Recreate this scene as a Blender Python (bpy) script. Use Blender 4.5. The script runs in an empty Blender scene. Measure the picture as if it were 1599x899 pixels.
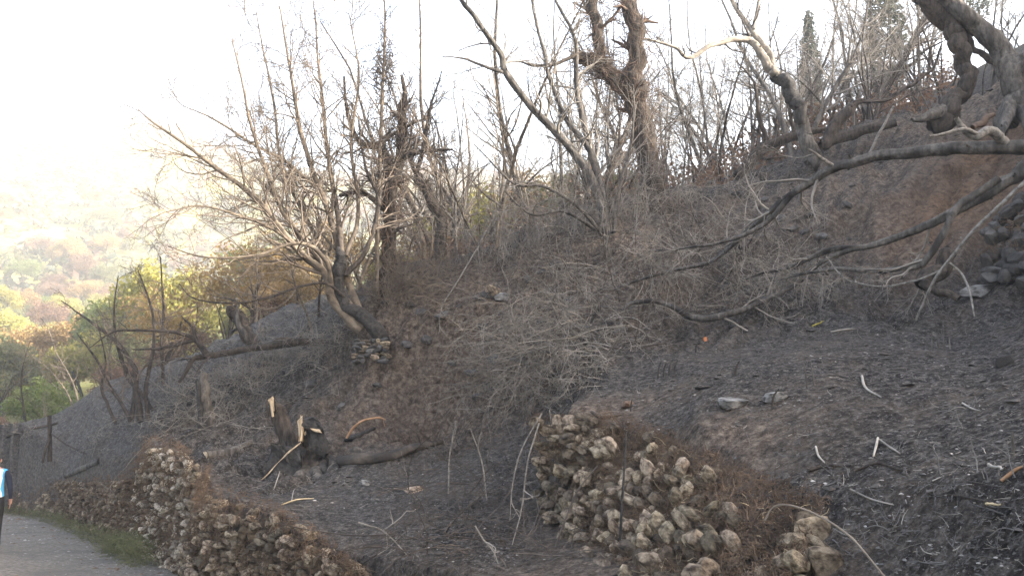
import bpy, bmesh, math, random, time
import numpy as np
T0 = time.time()
rng = np.random.default_rng(7)
random.seed(7)
R = math.radians
scene = bpy.context.scene
col = scene.collection

# ------------------------------------------------------------------ camera
CAM = np.array([0.0, 0.0, 1.6])
FPX = 1255.0                      # focal length in photograph pixels (1599 wide)
PITCH = math.atan((560 - 449.5) / FPX)
cd = bpy.data.cameras.new('camera'); cam = bpy.data.objects.new('camera', cd); col.objects.link(cam)
cam.location = CAM; cam.rotation_euler = (R(90) + PITCH, 0, 0)
cd.sensor_width = 36; cd.lens = 36 * FPX / 1599; cd.clip_end = 3000; cd.clip_start = 0.05
scene.camera = cam

# ------------------------------------------------------------------ light
SUN_EL, SUN_AZ = 21.0, 104.0       # azimuth clockwise from the view direction (+Y)
w = bpy.data.worlds.new('World'); scene.world = w; w.use_nodes = True
nt = w.node_tree; bg = nt.nodes['Background']
sky = nt.nodes.new('ShaderNodeTexSky'); sky.sky_type = 'NISHITA'; sky.sun_disc = False
sky.sun_elevation = R(SUN_EL); sky.sun_rotation = R(SUN_AZ); sky.air_density = 1.0; sky.dust_density = 4.5; sky.ozone_density = 0.6
nt.links.new(sky.outputs[0], bg.inputs[0]); bg.inputs[1].default_value = 0.15
sd = bpy.data.lights.new('sun', 'SUN'); sun = bpy.data.objects.new('sun', sd); col.objects.link(sun)
sd.energy = 5.0; sd.angle = R(0.5); sd.color = (1.0, 0.92, 0.80)
sun.rotation_euler = (R(90 - SUN_EL), 0, R(180 - SUN_AZ)); sun.location = (60, 30, 60)
vs = scene.view_settings; vs.view_transform = 'Standard'; vs.look = 'None'; vs.gamma = 1.0; vs.use_curve_mapping = False
vs.exposure = 2.62
HAZE_DENSITY = 0.0013
cy = scene.cycles
cy.max_bounces = 4; cy.diffuse_bounces = 2; cy.glossy_bounces = 1; cy.transmission_bounces = 2
cy.volume_bounces = 1; cy.transparent_max_bounces = 4; cy.use_denoising = True
cy.caustics_reflective = False; cy.caustics_refractive = False

# ------------------------------------------------------------------ helpers: projection
def ray(px, py):
    u = (np.asarray(px, float) - 799.5) / FPX; v = (449.5 - np.asarray(py, float)) / FPX
    c, s = math.cos(PITCH), math.sin(PITCH)
    return np.stack([u, c - v * s, s + v * c], -1)
def P(px, py, D):
    d = ray(px, py); return CAM + d * (np.asarray(D, float) / d[..., 1])[..., None]
def PL(pts):                      # list of (px, py, D) -> (n,3)
    a = np.array(pts, float); return P(a[:, 0], a[:, 1], a[:, 2])
def norm(v): return v / np.maximum(np.linalg.norm(v, axis=-1, keepdims=True), 1e-9)
def smooth(e0, e1, x):
    t = np.clip((x - e0) / (e1 - e0), 0, 1); return t * t * (3 - 2 * t)
def vnoise(x, y, seed=0):         # lattice value noise, 0..1
    xi = np.floor(x).astype(np.int64); yi = np.floor(y).astype(np.int64); fx = x - xi; fy = y - yi
    def h(a, b):
        n = (a * 374761393 + b * 668265263 + seed * 1274126177) & 0x7fffffff
        n = ((n ^ (n >> 13)) * 1103515245) & 0x7fffffff; n = ((n ^ (n >> 15)) * 12345677) & 0x7fffffff
        return (n & 0xffff) / 65535.0
    fx = fx * fx * (3 - 2 * fx); fy = fy * fy * (3 - 2 * fy)
    return (h(xi, yi) * (1 - fx) + h(xi + 1, yi) * fx) * (1 - fy) + (h(xi, yi + 1) * (1 - fx) + h(xi + 1, yi + 1) * fx) * fy
def fbm(x, y, seed=0, octs=4):
    s = 0; a = 0.5
    for o in range(octs):
        s = s + a * (vnoise(x, y, seed + o) - 0.5); x = x * 2.03 + 11.3; y = y * 2.03 - 7.1; a *= 0.55
    return s

# ------------------------------------------------------------------ terrain
def rbf_fit(pts):
    p = np.array(pts, float); r = np.hypot(p[:, 0], p[:, 1])
    c = np.stack([np.arctan2(p[:, 0], p[:, 1]) * 2.5, np.log(r)], 1); e = (p[:, 2] - 1.6) / r
    d = np.linalg.norm(c[:, None] - c[None], axis=-1); n = len(c)
    K = np.where(d > 0, d * d * np.log(np.maximum(d, 1e-9)), 0) + np.eye(n) * 2e-3
    A = np.zeros((n + 3, n + 3)); A[:n, :n] = K; A[:n, n] = 1; A[n, :n] = 1; A[:n, n + 1:] = c; A[n + 1:, :n] = c.T
    w = np.linalg.solve(A, np.concatenate([e, np.zeros(3)]))
    return c, w
def rbf_eval(m, x, y):
    c, w = m; r = np.maximum(np.hypot(x, y), 0.5); a = np.arctan2(x, y) * 2.5; l = np.log(r)
    out = w[-3] + w[-2] * a + w[-1] * l
    for i in range(len(c)):
        d2 = (a - c[i, 0]) ** 2 + (l - c[i, 1]) ** 2
        out = out + w[i] * 0.5 * d2 * np.log(np.maximum(d2, 1e-12))
    return 1.6 + out * r
UP = [(1300,899,3.3),(1599,899,3.0),(1599,760,4.2),(1599,650,5.6),(1599,560,7.8),(1599,500,10),(1290,798,5.6),(1110,728,7.1),(1040,692,8.0),(1300,650,7),(1300,560,9.5),
      (1300,500,12),(1100,665,7.6),(1100,560,11),(1000,600,10.5),(900,640,9.6),(845,648,9.6),(1100,500,13.6),(1500,455,12),(1300,450,13.6),(1500,335,14.5),
      (1599,310,13.5),(1400,385,14.5),(1420,285,17),(1300,300,17.5),(1450,200,19),(1550,140,19.5),(1599,210,16),(1340,195,23),(1250,245,24),
      (1150,285,24),(1040,322,18),(940,372,15.5),(1050,400,15),(1200,400,15.5),(1000,450,14),(900,450,14.5),(850,500,14),(800,560,13.6),(805,625,13),
      (720,662,14),(780,470,16),(700,500,16.3),(860,362,18.5),(700,412,22),(600,480,17),(575,525,16.2),(600,590,15.6),(560,640,15.3),(500,575,17),
      (440,488,25),(300,558,25),(150,605,26),(0,658,27),(150,680,21),(50,720,22.5),(300,648,17.2),(400,632,16.8),(250,600,21),(225,696,15.5),(100,748,23.5),
      (170,742,18.6),(440,555,19.5),(640,560,15.9),(560,460,24),(1500,170,23)]
UP = [tuple(v) for v in PL(UP)]
def pol(azdeg, r, e): a = R(azdeg); return (r * math.sin(a), r * math.cos(a), 1.6 + e * r)
UP += [pol(-32,36,-.10),pol(-25,36,-.07),pol(-17,36,-.03),pol(-8,36,.06),pol(0,34,.09),pol(6,36,.14),
       pol(-32,62,-.10),pol(-25,62,-.06),pol(-17,62,-.03),pol(-6,60,.03),pol(4,60,.10),
       pol(-32,140,.0),pol(-20,140,.015),pol(-8,140,.04),pol(4,140,.09),pol(-32,240,.09),pol(-20,240,.095),pol(-8,240,.10),pol(4,240,.12),
       pol(-33,430,.245),pol(-26,430,.262),pol(-22,430,.252),pol(-17,435,.222),pol(-8,440,.23),pol(4,440,.22),
       pol(-32,560,.17),pol(-20,560,.17),pol(-8,560,.16),pol(-33,850,.08),pol(-20,850,.08),pol(-8,850,.08),pol(5,850,.06),
       pol(14,36,.22),pol(22,36,.26),pol(30,36,.31),pol(14,60,.21),pol(24,60,.25),pol(14,110,.14),pol(24,110,.17),pol(14,240,.09),pol(24,240,.10),pol(18,500,.08),
       pol(40,3,-.2),pol(60,3,-.15),pol(90,3,-.1),pol(45,8,.07),pol(60,8,.12),pol(90,8,.15),pol(42,16,.33),pol(60,16,.34),pol(90,16,.34),
       pol(42,35,.40),pol(60,35,.42),pol(90,35,.42),pol(42,70,.34),pol(60,70,.43),pol(75,70,.44),pol(95,70,.44),pol(115,70,.42),pol(125,16,.3),pol(120,35,.4),pol(45,130,.17),pol(70,130,.2),pol(95,130,.2),pol(120,130,.2),
       pol(40,300,.10),pol(70,300,.08),pol(40,800,.03),pol(90,800,.03),pol(-50,25,-.2),pol(-70,25,-.2),pol(-50,50,-.15),pol(-80,50,-.15),pol(-50,140,-.02),pol(-80,140,-.05),pol(-50,430,.2),pol(-80,430,.12),pol(-50,850,.07),pol(-80,850,.05),pol(-90,15,-.2)]
TERR = [(318,772,10.7),(430,806,9.3),(545,884,8.2),(470,745,13),(690,690,14.8),(845,795,9.6),(700,800,9.5),(600,880,8.0),(860,880,7.4),(950,899,6.5),
        (400,700,14.5),(330,715,14),(800,640,13),(600,650,15.3),(450,625,16),(250,690,15.2),(560,720,12.9)]
TERR = [tuple(v) for v in PL(TERR)] + [(1.45,3.6,.05),(.7,5.2,-.1),(-7.6,16.2,-.1)]
mUP, mTE = rbf_fit(UP), rbf_fit(TERR)
ROADL = np.array([(-70,46),(-40,38),(-24,31),(-15.8,25.6),(-13.2,23.5),(-8.9,18),(-6.5,14.5),(-4.75,12.0),(-4.12,10.55),(-1.67,8.2),(.15,6.3),(.75,5.0),(1.25,3.9),(1.6,3),(1.65,0),(1.65,-14)])
LEDGE = np.array([(-8.2,18.2),(-6.2,17.5),(-4.7,17.1),(-3.2,16.4),(-2.2,15.9),(-1.2,15.6)])
LEDGE2 = P(np.array([600,660,740,850,905]), np.array([560,525,482,432,420]), np.array([15.7,15.9,15.8,15.3,15.0]))[:, :2]
LEDGE3 = P(np.array([1180,1250,1340,1430,1470]), np.array([360,345,328,318,300]), np.array([15.6,15.8,15.9,16.0,16.2]))[:, :2]
UPPERL = np.array([(2.2,2.5),(1.8,3.6),(1.47,4.6),(1.16,5.2),(.85,6.7),(.66,7.9),(.38,9.55),(.28,10.2),(.15,12.8),(-1.3,14.6),(-2.5,15.5),(-4.5,15.9),(-5.5,16.3),(-6.8,16.3),(-7.7,16.3)])
def sdist(x, y, L):
    best = np.full(np.shape(x), 1e9); sg = np.zeros(np.shape(x))
    for i in range(len(L) - 1):
        ax, ay = L[i]; dx, dy = L[i + 1] - L[i]; ll = dx * dx + dy * dy
        t = np.clip(((x - ax) * dx + (y - ay) * dy) / ll, 0, 1)
        d = np.hypot(x - ax - t * dx, y - ay - t * dy); s = np.sign(dx * (y - ay) - dy * (x - ax))
        m = d < best - 1e-9; best = np.where(m, d, best); sg = np.where(m, s, sg)
    return best * np.where(sg == 0, 1, sg)
def z_road(x, y):
    s = np.where(y > 0, y, 0.35 * y); return -0.13 * s + 0.012 * np.maximum(y - 18, 0) ** 1.2 - 0.0 * x
def terrain(x, y):
    r = np.hypot(x, y)
    zu = rbf_eval(mUP, x, y); zt = rbf_eval(mTE, x, y); zr = z_road(x, y)
    dl = sdist(x, y, ROADL)        # >0 uphill side of the road edge
    du = -sdist(x, y, UPPERL)      # <0 terrace side, >0 upper side
    wallish = smooth(10.5, 9.6, y) # the upper wall exists only nearer than this
    wd = np.interp(y, [4, 5.5, 7, 8, 8.9, 9.6, 10.0, 11], [1.15, 1.1, 1.0, .88, .5, .16, .3, .95])
    mu = np.clip((du - .13) / wd, 0, 1)
    far = smooth(-7.4, -7.9, x) + smooth(3.3, 2.8, y) * smooth(0, 1.3, x); mu = np.maximum(mu, np.clip(far, 0, 1))
    zh = zt * (1 - mu) + zu * mu
    ml = smooth(0.14, 0.30, dl)
    # clods, rills and humps
    n = 0.26 * fbm(x * .55, y * .55, 3, 4) + 0.11 * fbm(x * 2.3, y * 2.3, 9, 4) + .10 * np.abs(fbm(x * 5.1, y * 5.1, 15, 2)) * (1 - .6 * smooth(12, 22, r)) + .05 * fbm(x * 13., y * 13., 17, 3) * smooth(14, 8, r)
    bank = smooth(11, 14, r) * smooth(34, 24, r)
    n = n * (0.55 + 1.5 * bank) + bank * .55 * np.abs(fbm(x * 1.1, y * 1.4, 21, 4)) + smooth(60, 120, r) * 5.0 * fbm(x * .025, y * .02, 31, 5)
    dg = sdist(x, y, LEDGE); n = n + .42 * smooth(-.12, .16, dg) * np.exp(-np.maximum(dg, 0) / 1.6) * smooth(5, 3.4, np.hypot(x + 4.4, y - 17)) 
    for LG, hh, cx, cy, rr0 in ((LEDGE2, .38, -.2, 15.6, 2.6), (LEDGE3, .4, 6.4, 15.9, 2.6)):
        dg = sdist(x, y, LG) + .5 * fbm(x * 1.2, y * 1.2, 71, 3); n = n + hh * smooth(-.14, .14, dg) * np.exp(-np.maximum(dg, 0) / 1.2) * smooth(rr0 + 1, rr0, np.hypot(x - cx, y - cy))
    ru = np.abs(fbm((x * .8 - y * .6) * 1.5, (x * .6 + y * .8) * .45, 61, 3)); n = n - .55 * bank * (.5 - np.minimum(ru * 3, .5)) + .12 * smooth(5, 9, r) * smooth(14, 10, r) * ru
    n = n * (0.5 + .5 * smooth(.1, .8, np.abs(dl)))
    z = zh + n
    return np.where(dl < 0.14, zr + .02 * fbm(x * 1.5, y * 1.5, 5), z * ml + zr * (1 - ml))
# polar sheet
A = np.concatenate([np.linspace(-100, -36, 40)[:-1], np.linspace(-36, 36, 560), np.linspace(36, 130, 60)[1:]]) * math.pi / 180
LR = np.concatenate([np.linspace(math.log(1.2), math.log(3), 24)[:-1], np.linspace(math.log(3), math.log(30), 560), np.linspace(math.log(30), math.log(900), 170)[1:]])
AA, LL = np.meshgrid(A, LR); XX = np.exp(LL) * np.sin(AA); YY = np.exp(LL) * np.cos(AA)
ZZ = terrain(XX, YY)
def HZ(x, y):                      # ground height by lookup
    a = np.interp(np.arctan2(x, y), A, np.arange(len(A))); l = np.interp(np.log(np.maximum(np.hypot(x, y), 1.21)), LR, np.arange(len(LR)))
    i = np.clip(l.astype(int), 0, len(LR) - 2); j = np.clip(a.astype(int), 0, len(A) - 2); fi = l - i; fj = a - j
    return (ZZ[i, j] * (1 - fj) + ZZ[i, j + 1] * fj) * (1 - fi) + (ZZ[i + 1, j] * (1 - fj) + ZZ[i + 1, j + 1] * fj) * fi
def on(x, y, dz=0.0):
    x = np.asarray(x, float); y = np.asarray(y, float); return np.stack([x, y, HZ(x, y) + dz], -1)
def G(px, py, dmin=2.6, dmax=880):  # where the sight line through a pixel meets the ground
    d = ray(px, py); d = d / d[..., 1:2]; D = np.exp(np.linspace(math.log(dmin), math.log(dmax), 700))
    q = CAM + d[..., None, :] * D[:, None]
    below = q[..., 2] < HZ(q[..., 0], q[..., 1]); k = np.where(below.any(-1), below.argmax(-1), 699)
    p = np.take_along_axis(q, k[..., None, None], -2)[..., 0, :]; return on(p[..., 0], p[..., 1])
def groundray(px, py, lift=0.0): return G(np.array([px]), np.array([py]))[0] + np.array([0, 0, lift])

# ------------------------------------------------------------------ helpers: materials
def mat(name, c1, c2, scale=4.0, rough=0.9, bump=0.0, bscale=None, c3=None, c3scale=1.5, c3amt=0.45, coord='Object', rand=0.0, stretch=None, detail=6.0):
    m = bpy.data.materials.new(name); m.use_nodes = True; t = m.node_tree; N = t.nodes; L = t.links; b = N['Principled BSDF']
    b.inputs['Roughness'].default_value = rough; b.inputs['Specular IOR Level'].default_value = 0.25
    tc = N.new('ShaderNodeTexCoord'); vec = tc.outputs[coord] if coord != 'Position' else N.new('ShaderNodeNewGeometry').outputs['Position']
    if stretch:
        mp = N.new('ShaderNodeMapping'); mp.inputs['Scale'].default_value = stretch; L.new(vec, mp.inputs[0]); vec = mp.outputs[0]
    n = N.new('ShaderNodeTexNoise'); n.inputs['Scale'].default_value = scale; n.inputs['Detail'].default_value = detail; n.inputs['Roughness'].default_value = .65; L.new(vec, n.inputs[0])
    rp = N.new('ShaderNodeValToRGB'); rp.color_ramp.elements[0].position = .32; rp.color_ramp.elements[1].position = .68
    rp.color_ramp.elements[0].color = (*c1, 1); rp.color_ramp.elements[1].color = (*c2, 1); L.new(n.outputs[0], rp.inputs[0]); out = rp.outputs[0]
    if c3:
        n3 = N.new('ShaderNodeTexNoise'); n3.inputs['Scale'].default_value = c3scale; n3.inputs['Detail'].default_value = 5; L.new(vec, n3.inputs[0])
        r3 = N.new('ShaderNodeValToRGB'); r3.color_ramp.elements[0].position = 1 - c3amt - .11; r3.color_ramp.elements[1].position = 1 - c3amt + .11; L.new(n3.outputs[0], r3.inputs[0])
        mx = N.new('ShaderNodeMix'); mx.data_type = 'RGBA'; L.new(r3.outputs[0], mx.inputs[0]); L.new(out, mx.inputs[6]); mx.inputs[7].default_value = (*c3, 1); out = mx.outputs[2]
    if rand:
        oi = N.new('ShaderNodeObjectInfo'); mr = N.new('ShaderNodeMapRange'); mr.inputs[3].default_value = 1 - rand; mr.inputs[4].default_value = 1 + rand * .8
        L.new(oi.outputs['Random'], mr.inputs[0]); hs = N.new('ShaderNodeHueSaturation'); L.new(mr.outputs[0], hs.inputs['Value']); L.new(out, hs.inputs['Color'])
        m2 = N.new('ShaderNodeMath'); m2.operation = 'MULTIPLY'; m2.inputs[1].default_value = 7.31; fr = N.new('ShaderNodeMath'); fr.operation = 'FRACT'; L.new(oi.outputs['Random'], m2.inputs[0]); L.new(m2.outputs[0], fr.inputs[0])
        mh = N.new('ShaderNodeMapRange'); mh.inputs[3].default_value = .5 - .018 * rand; mh.inputs[4].default_value = .5 + .012 * rand; L.new(fr.outputs[0], mh.inputs[0]); L.new(mh.outputs[0], hs.inputs['Hue']); out = hs.outputs[0]
    L.new(out, b.inputs['Base Color'])
    if bump:
        nb = N.new('ShaderNodeTexNoise'); nb.inputs['Scale'].default_value = bscale or scale * 2; nb.inputs['Detail'].default_value = 7; nb.inputs['Roughness'].default_value = .7; L.new(vec, nb.inputs[0])
        bp = N.new('ShaderNodeBump'); bp.inputs['Strength'].default_value = min(bump, 1); bp.inputs['Distance'].default_value = .03; L.new(nb.outputs[0], bp.inputs['Height']); L.new(bp.outputs[0], b.inputs['Normal'])
    return m
M = {}
M['bark_dark'] = mat('charred bark', (.009,.008,.0075), (.085,.068,.056), 16, .9, 1.0, 30, stretch=(1,1,.3), detail=9)
M['bark_grey'] = mat('grey burnt bark', (.024,.022,.020), (.165,.148,.132), 16, .9, 1.0, 30, c3=(.02,.018,.017), c3amt=.44, c3scale=3, stretch=(1,1,.35), detail=9)
M['bark_warm'] = mat('warm brown bark', (.065,.052,.041), (.21,.168,.125), 6, .85, .5, 18, c3=(.04,.032,.028), c3amt=.38, c3scale=1.2)
M['bark_pale'] = mat('pale bark', (.14,.12,.10), (.34,.30,.25), 7, .85, .5, 20, c3=(.10,.085,.07), c3amt=.36)
M['twig_dark'] = mat('dark twig', (.035,.030,.028), (.10,.082,.068), 3, .9)
M['twig_grey'] = mat('grey twig', (.085,.076,.067), (.29,.262,.23), 2, .9)
M['wood_grey'] = mat('weathered grey wood', (.06,.055,.05), (.25,.23,.205), 18, .9, .5, 20)
M['twig_warm'] = mat('brown twig', (.075,.060,.048), (.205,.165,.13), 2, .9)
M['twig_pale'] = mat('pale stick', (.18,.165,.145), (.36,.33,.29), 6, .85)
M['vine'] = mat('dry vine', (.045,.031,.024), (.15,.10,.072), 5, .9)
M['wood_pale'] = mat('broken pale wood', (.28,.195,.125), (.60,.48,.33), 26, .8, .5, 30, stretch=(1,1,.2))
M['wood_orange'] = mat('torn orange wood', (.19,.10,.055), (.34,.21,.12), 10, .85, .4)
M['char'] = mat('char', (.005,.005,.005), (.06,.055,.052), 16, .75, 1.0, 30, detail=9)
M['stone'] = mat('field stone', (.15,.115,.08), (.42,.345,.245), 2.2, .95, 1.0, 6, c3=(.06,.043,.03), c3amt=.48, c3scale=1.6, rand=.7)
M['stone_cream'] = mat('cream field stone', (.26,.225,.17), (.52,.46,.37), 1.5, .95, .9, 5, c3=(.085,.065,.048), c3amt=.42, c3scale=1.2, rand=.5)
M['stone_soot'] = mat('sooty stone', (.035,.033,.033), (.10,.095,.09), 1.6, .95, .5, 4, rand=.4)
M['stone_white'] = mat('pale stone', (.17,.165,.16), (.34,.33,.31), 2.5, .95, .8, 5, c3=(.05,.047,.045), c3amt=.5)
M['gravel'] = mat('ash gravel', (.045,.044,.045), (.17,.16,.15), 2.2, .95, coord='Position')
M['clod'] = mat('burnt clod', (.012,.011,.0105), (.10,.09,.082), 9, .95, coord='Position')
M['gravel_pale'] = mat('pale chips', (.14,.13,.12), (.40,.37,.34), 3, .95, coord='Position')
M['drygrass'] = mat('dry roots', (.055,.038,.027), (.19,.13,.088), 3, .95, coord='Position')
M['straw'] = mat('straw', (.32,.25,.15), (.55,.45,.29), 3, .9, coord='Position')
M['grass'] = mat('verge grass', (.06,.07,.03), (.19,.185,.09), 2, .9, coord='Position')

# ------------------------------------------------------------------ helpers: meshes
def link(o, parent=None):
    col.objects.link(o)
    if parent is not None: o.parent = parent
    return o
def mesh_np(name, V, F, nper, mats, smoothf=True):
    me = bpy.data.meshes.new(name); V = np.asarray(V, np.float32); F = np.asarray(F, np.int32)
    me.vertices.add(len(V)); me.vertices.foreach_set('co', V.ravel()); nf = len(F)
    me.loops.add(nf * nper); me.loops.foreach_set('vertex_index', F.ravel()); me.polygons.add(nf)
    me.polygons.foreach_set('loop_start', np.arange(nf, dtype=np.int32) * nper)
    me.polygons.foreach_set('loop_total', np.full(nf, nper, np.int32))
    me.polygons.foreach_set('use_smooth', np.full(nf, smoothf)); me.update(calc_edges=True)
    for m in (mats if isinstance(mats, (list, tuple)) else [mats]): me.materials.append(m)
    return me
def tag(o, label=None, cat=None, group=None, kind=None):
    for k, v in (('label', label), ('category', cat), ('group', group), ('kind', kind)):
        if v: o[k] = v
    return o
def empty(name, loc, label, cat, group=None, rz=0.0):
    o = bpy.data.objects.new(name, None); o.empty_display_size = .1; o.location = loc; o.rotation_euler[2] = rz; link(o); return tag(o, label, cat, group)
def part(name, me, parent, kind=None, label=None):
    """mesh in world coordinates hung under a thing whose origin is parent's location"""
    o = bpy.data.objects.new(name, me); link(o, parent)
    if parent is not None:
        p = parent; off = np.zeros(3)
        while p is not None: off += np.array(p.location); p = p.parent
        n = len(me.vertices); v = np.empty(n * 3, np.float32); me.vertices.foreach_get('co', v); v = v.reshape(-1, 3) - off.astype(np.float32)
        me.vertices.foreach_set('co', v.ravel()); me.update()
    return tag(o, label, None, None, kind)
def copy_tree(o, parent=None):
    c = o.copy(); col.objects.link(c); c.parent = parent
    for ch in o.children: copy_tree(ch, c)
    return c

class Tubes:
    def __init__(s): s.V = []; s.F = []; s.n = 0
    def batch(s, P_, Rr, k=3, lump=0.0):          # P_ (b,m,3)  Rr (b,m)
        b, m = Rr.shape
        if b == 0: return
        t = norm(np.gradient(P_, axis=1)); ref = np.zeros((b, 1, 3)); mt = np.abs(t.mean(1)); ref[np.arange(b), 0, mt.argmin(1)] = 1
        u = norm(np.cross(t, ref)); v = np.cross(t, u); an = np.arange(k) * 2 * math.pi / k
        rr = Rr[:, :, None]
        if lump:
            mc = max(3, m // 3); cz = rng.standard_normal((b, mc, k)); cz = (cz + np.roll(cz, 1, 2) + np.roll(cz, -1, 2)) / 1.9
            tt = np.linspace(0, mc - 1, m); i0 = np.minimum(tt.astype(int), mc - 2); ff = (tt - i0)[None, :, None]; ff = ff * ff * (3 - 2 * ff); cz = cz[:, i0] * (1 - ff) + cz[:, i0 + 1] * ff; cz = cz - cz.mean(2, keepdims=True) * .8
            rr = rr * (1 + lump * cz + .45 * lump * rng.standard_normal((b, 1, k)) + .3 * lump * rng.standard_normal((b, m, k)))
        else: rr = np.repeat(rr, k, 2)
        ring = P_[:, :, None] + rr[..., None] * (np.cos(an)[:, None] * u[:, :, None] + np.sin(an)[:, None] * v[:, :, None])
        s.V.append(ring.reshape(-1, 3))
        base = (np.arange(b) * m * k)[:, None, None] + (np.arange(m - 1) * k)[None, :, None] + s.n
        i = np.arange(k)[None, None]; j = (i + 1) % k
        s.F.append(np.stack([base + i, base + j, base + k + j, base + k + i], -1).reshape(-1, 4)); s.n += b * m * k
    def add(s, pts, rad, k=8, lump=0.0): s.batch(np.asarray(pts, float)[None], np.asarray(rad, float)[None], k, lump)
    def mesh(s, name, mats, smoothf=True): return mesh_np(name, np.concatenate(s.V), np.concatenate(s.F), 4, mats, smoothf)
def resample(pts, n, wob=0.0):                    # Catmull-Rom through the points
    p = np.asarray(pts, float); q = np.concatenate([[2 * p[0] - p[1]], p, [2 * p[-1] - p[-2]]]); m = len(p) - 1
    tt = np.linspace(0, m, n); i = np.minimum(tt.astype(int), m - 1); f = (tt - i)[:, None]
    a, b, c, d = q[i], q[i + 1], q[i + 2], q[i + 3]
    o = .5 * (2 * b + (c - a) * f + (2 * a - 5 * b + 4 * c - d) * f ** 2 + (3 * b - a - 3 * c + d) * f ** 3)
    if wob:
        w_ = rng.standard_normal((n, 3)) * wob; w_[0] = 0; w_ = (w_ + np.roll(w_, 1, 0) + np.roll(w_, -1, 0)) / 2; o = o + w_
    return o
def resr(rad, n): return np.interp(np.linspace(0, 1, n), np.linspace(0, 1, len(rad)), rad)
def grow(st, di, ln, m, wob, up=0.0, bend=None):  # b starts -> (b,m,3)
    b = len(st); out = np.empty((b, m, 3)); out[:, 0] = st; d = norm(di); step = (ln / (m - 1))[:, None]; c = rng.standard_normal((b, 3)) * wob * .6
    for j in range(1, m):
        d = norm(d + rng.standard_normal((b, 3)) * wob + c + np.array([0, 0, up])); out[:, j] = out[:, j - 1] + d * step
    return out
def offshoots(P_, Rr, nper, tmin, tmax, amin, amax, lmin, lmax, rf=.6, rmin=.002, up=0.0, wob=.12, m=6, lref=None, tip=.25):
    b, mm = Rr.shape; n = b * nper; idx = np.repeat(np.arange(b), nper); t = tmin + (tmax - tmin) * rng.random(n); f = t * (mm - 1); i = np.minimum(f.astype(int), mm - 2); g = (f - i)[:, None]
    st = P_[idx, i] * (1 - g) + P_[idx, i + 1] * g; tg = norm(P_[idx, i + 1] - P_[idx, i]); r = Rr[idx, i] * (1 - g[:, 0]) + Rr[idx, i + 1] * g[:, 0]
    pr = norm(np.cross(tg, rng.standard_normal((n, 3)))); an = np.radians(amin + (amax - amin) * rng.random(n))[:, None]
    d = tg * np.cos(an) + pr * np.sin(an)
    L = np.linalg.norm(np.diff(P_, axis=1), axis=2).sum(1)[idx] if lref is None else np.full(n, lref)
    ln = L * (lmin + (lmax - lmin) * rng.random(n)) * (1.05 - .55 * t)
    q = grow(st, d, ln, m, wob, up); r0 = np.maximum(r * rf, rmin); rr = r0[:, None] * np.linspace(1, tip, m)[None]; return q, np.maximum(rr, rmin * .6)
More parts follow.
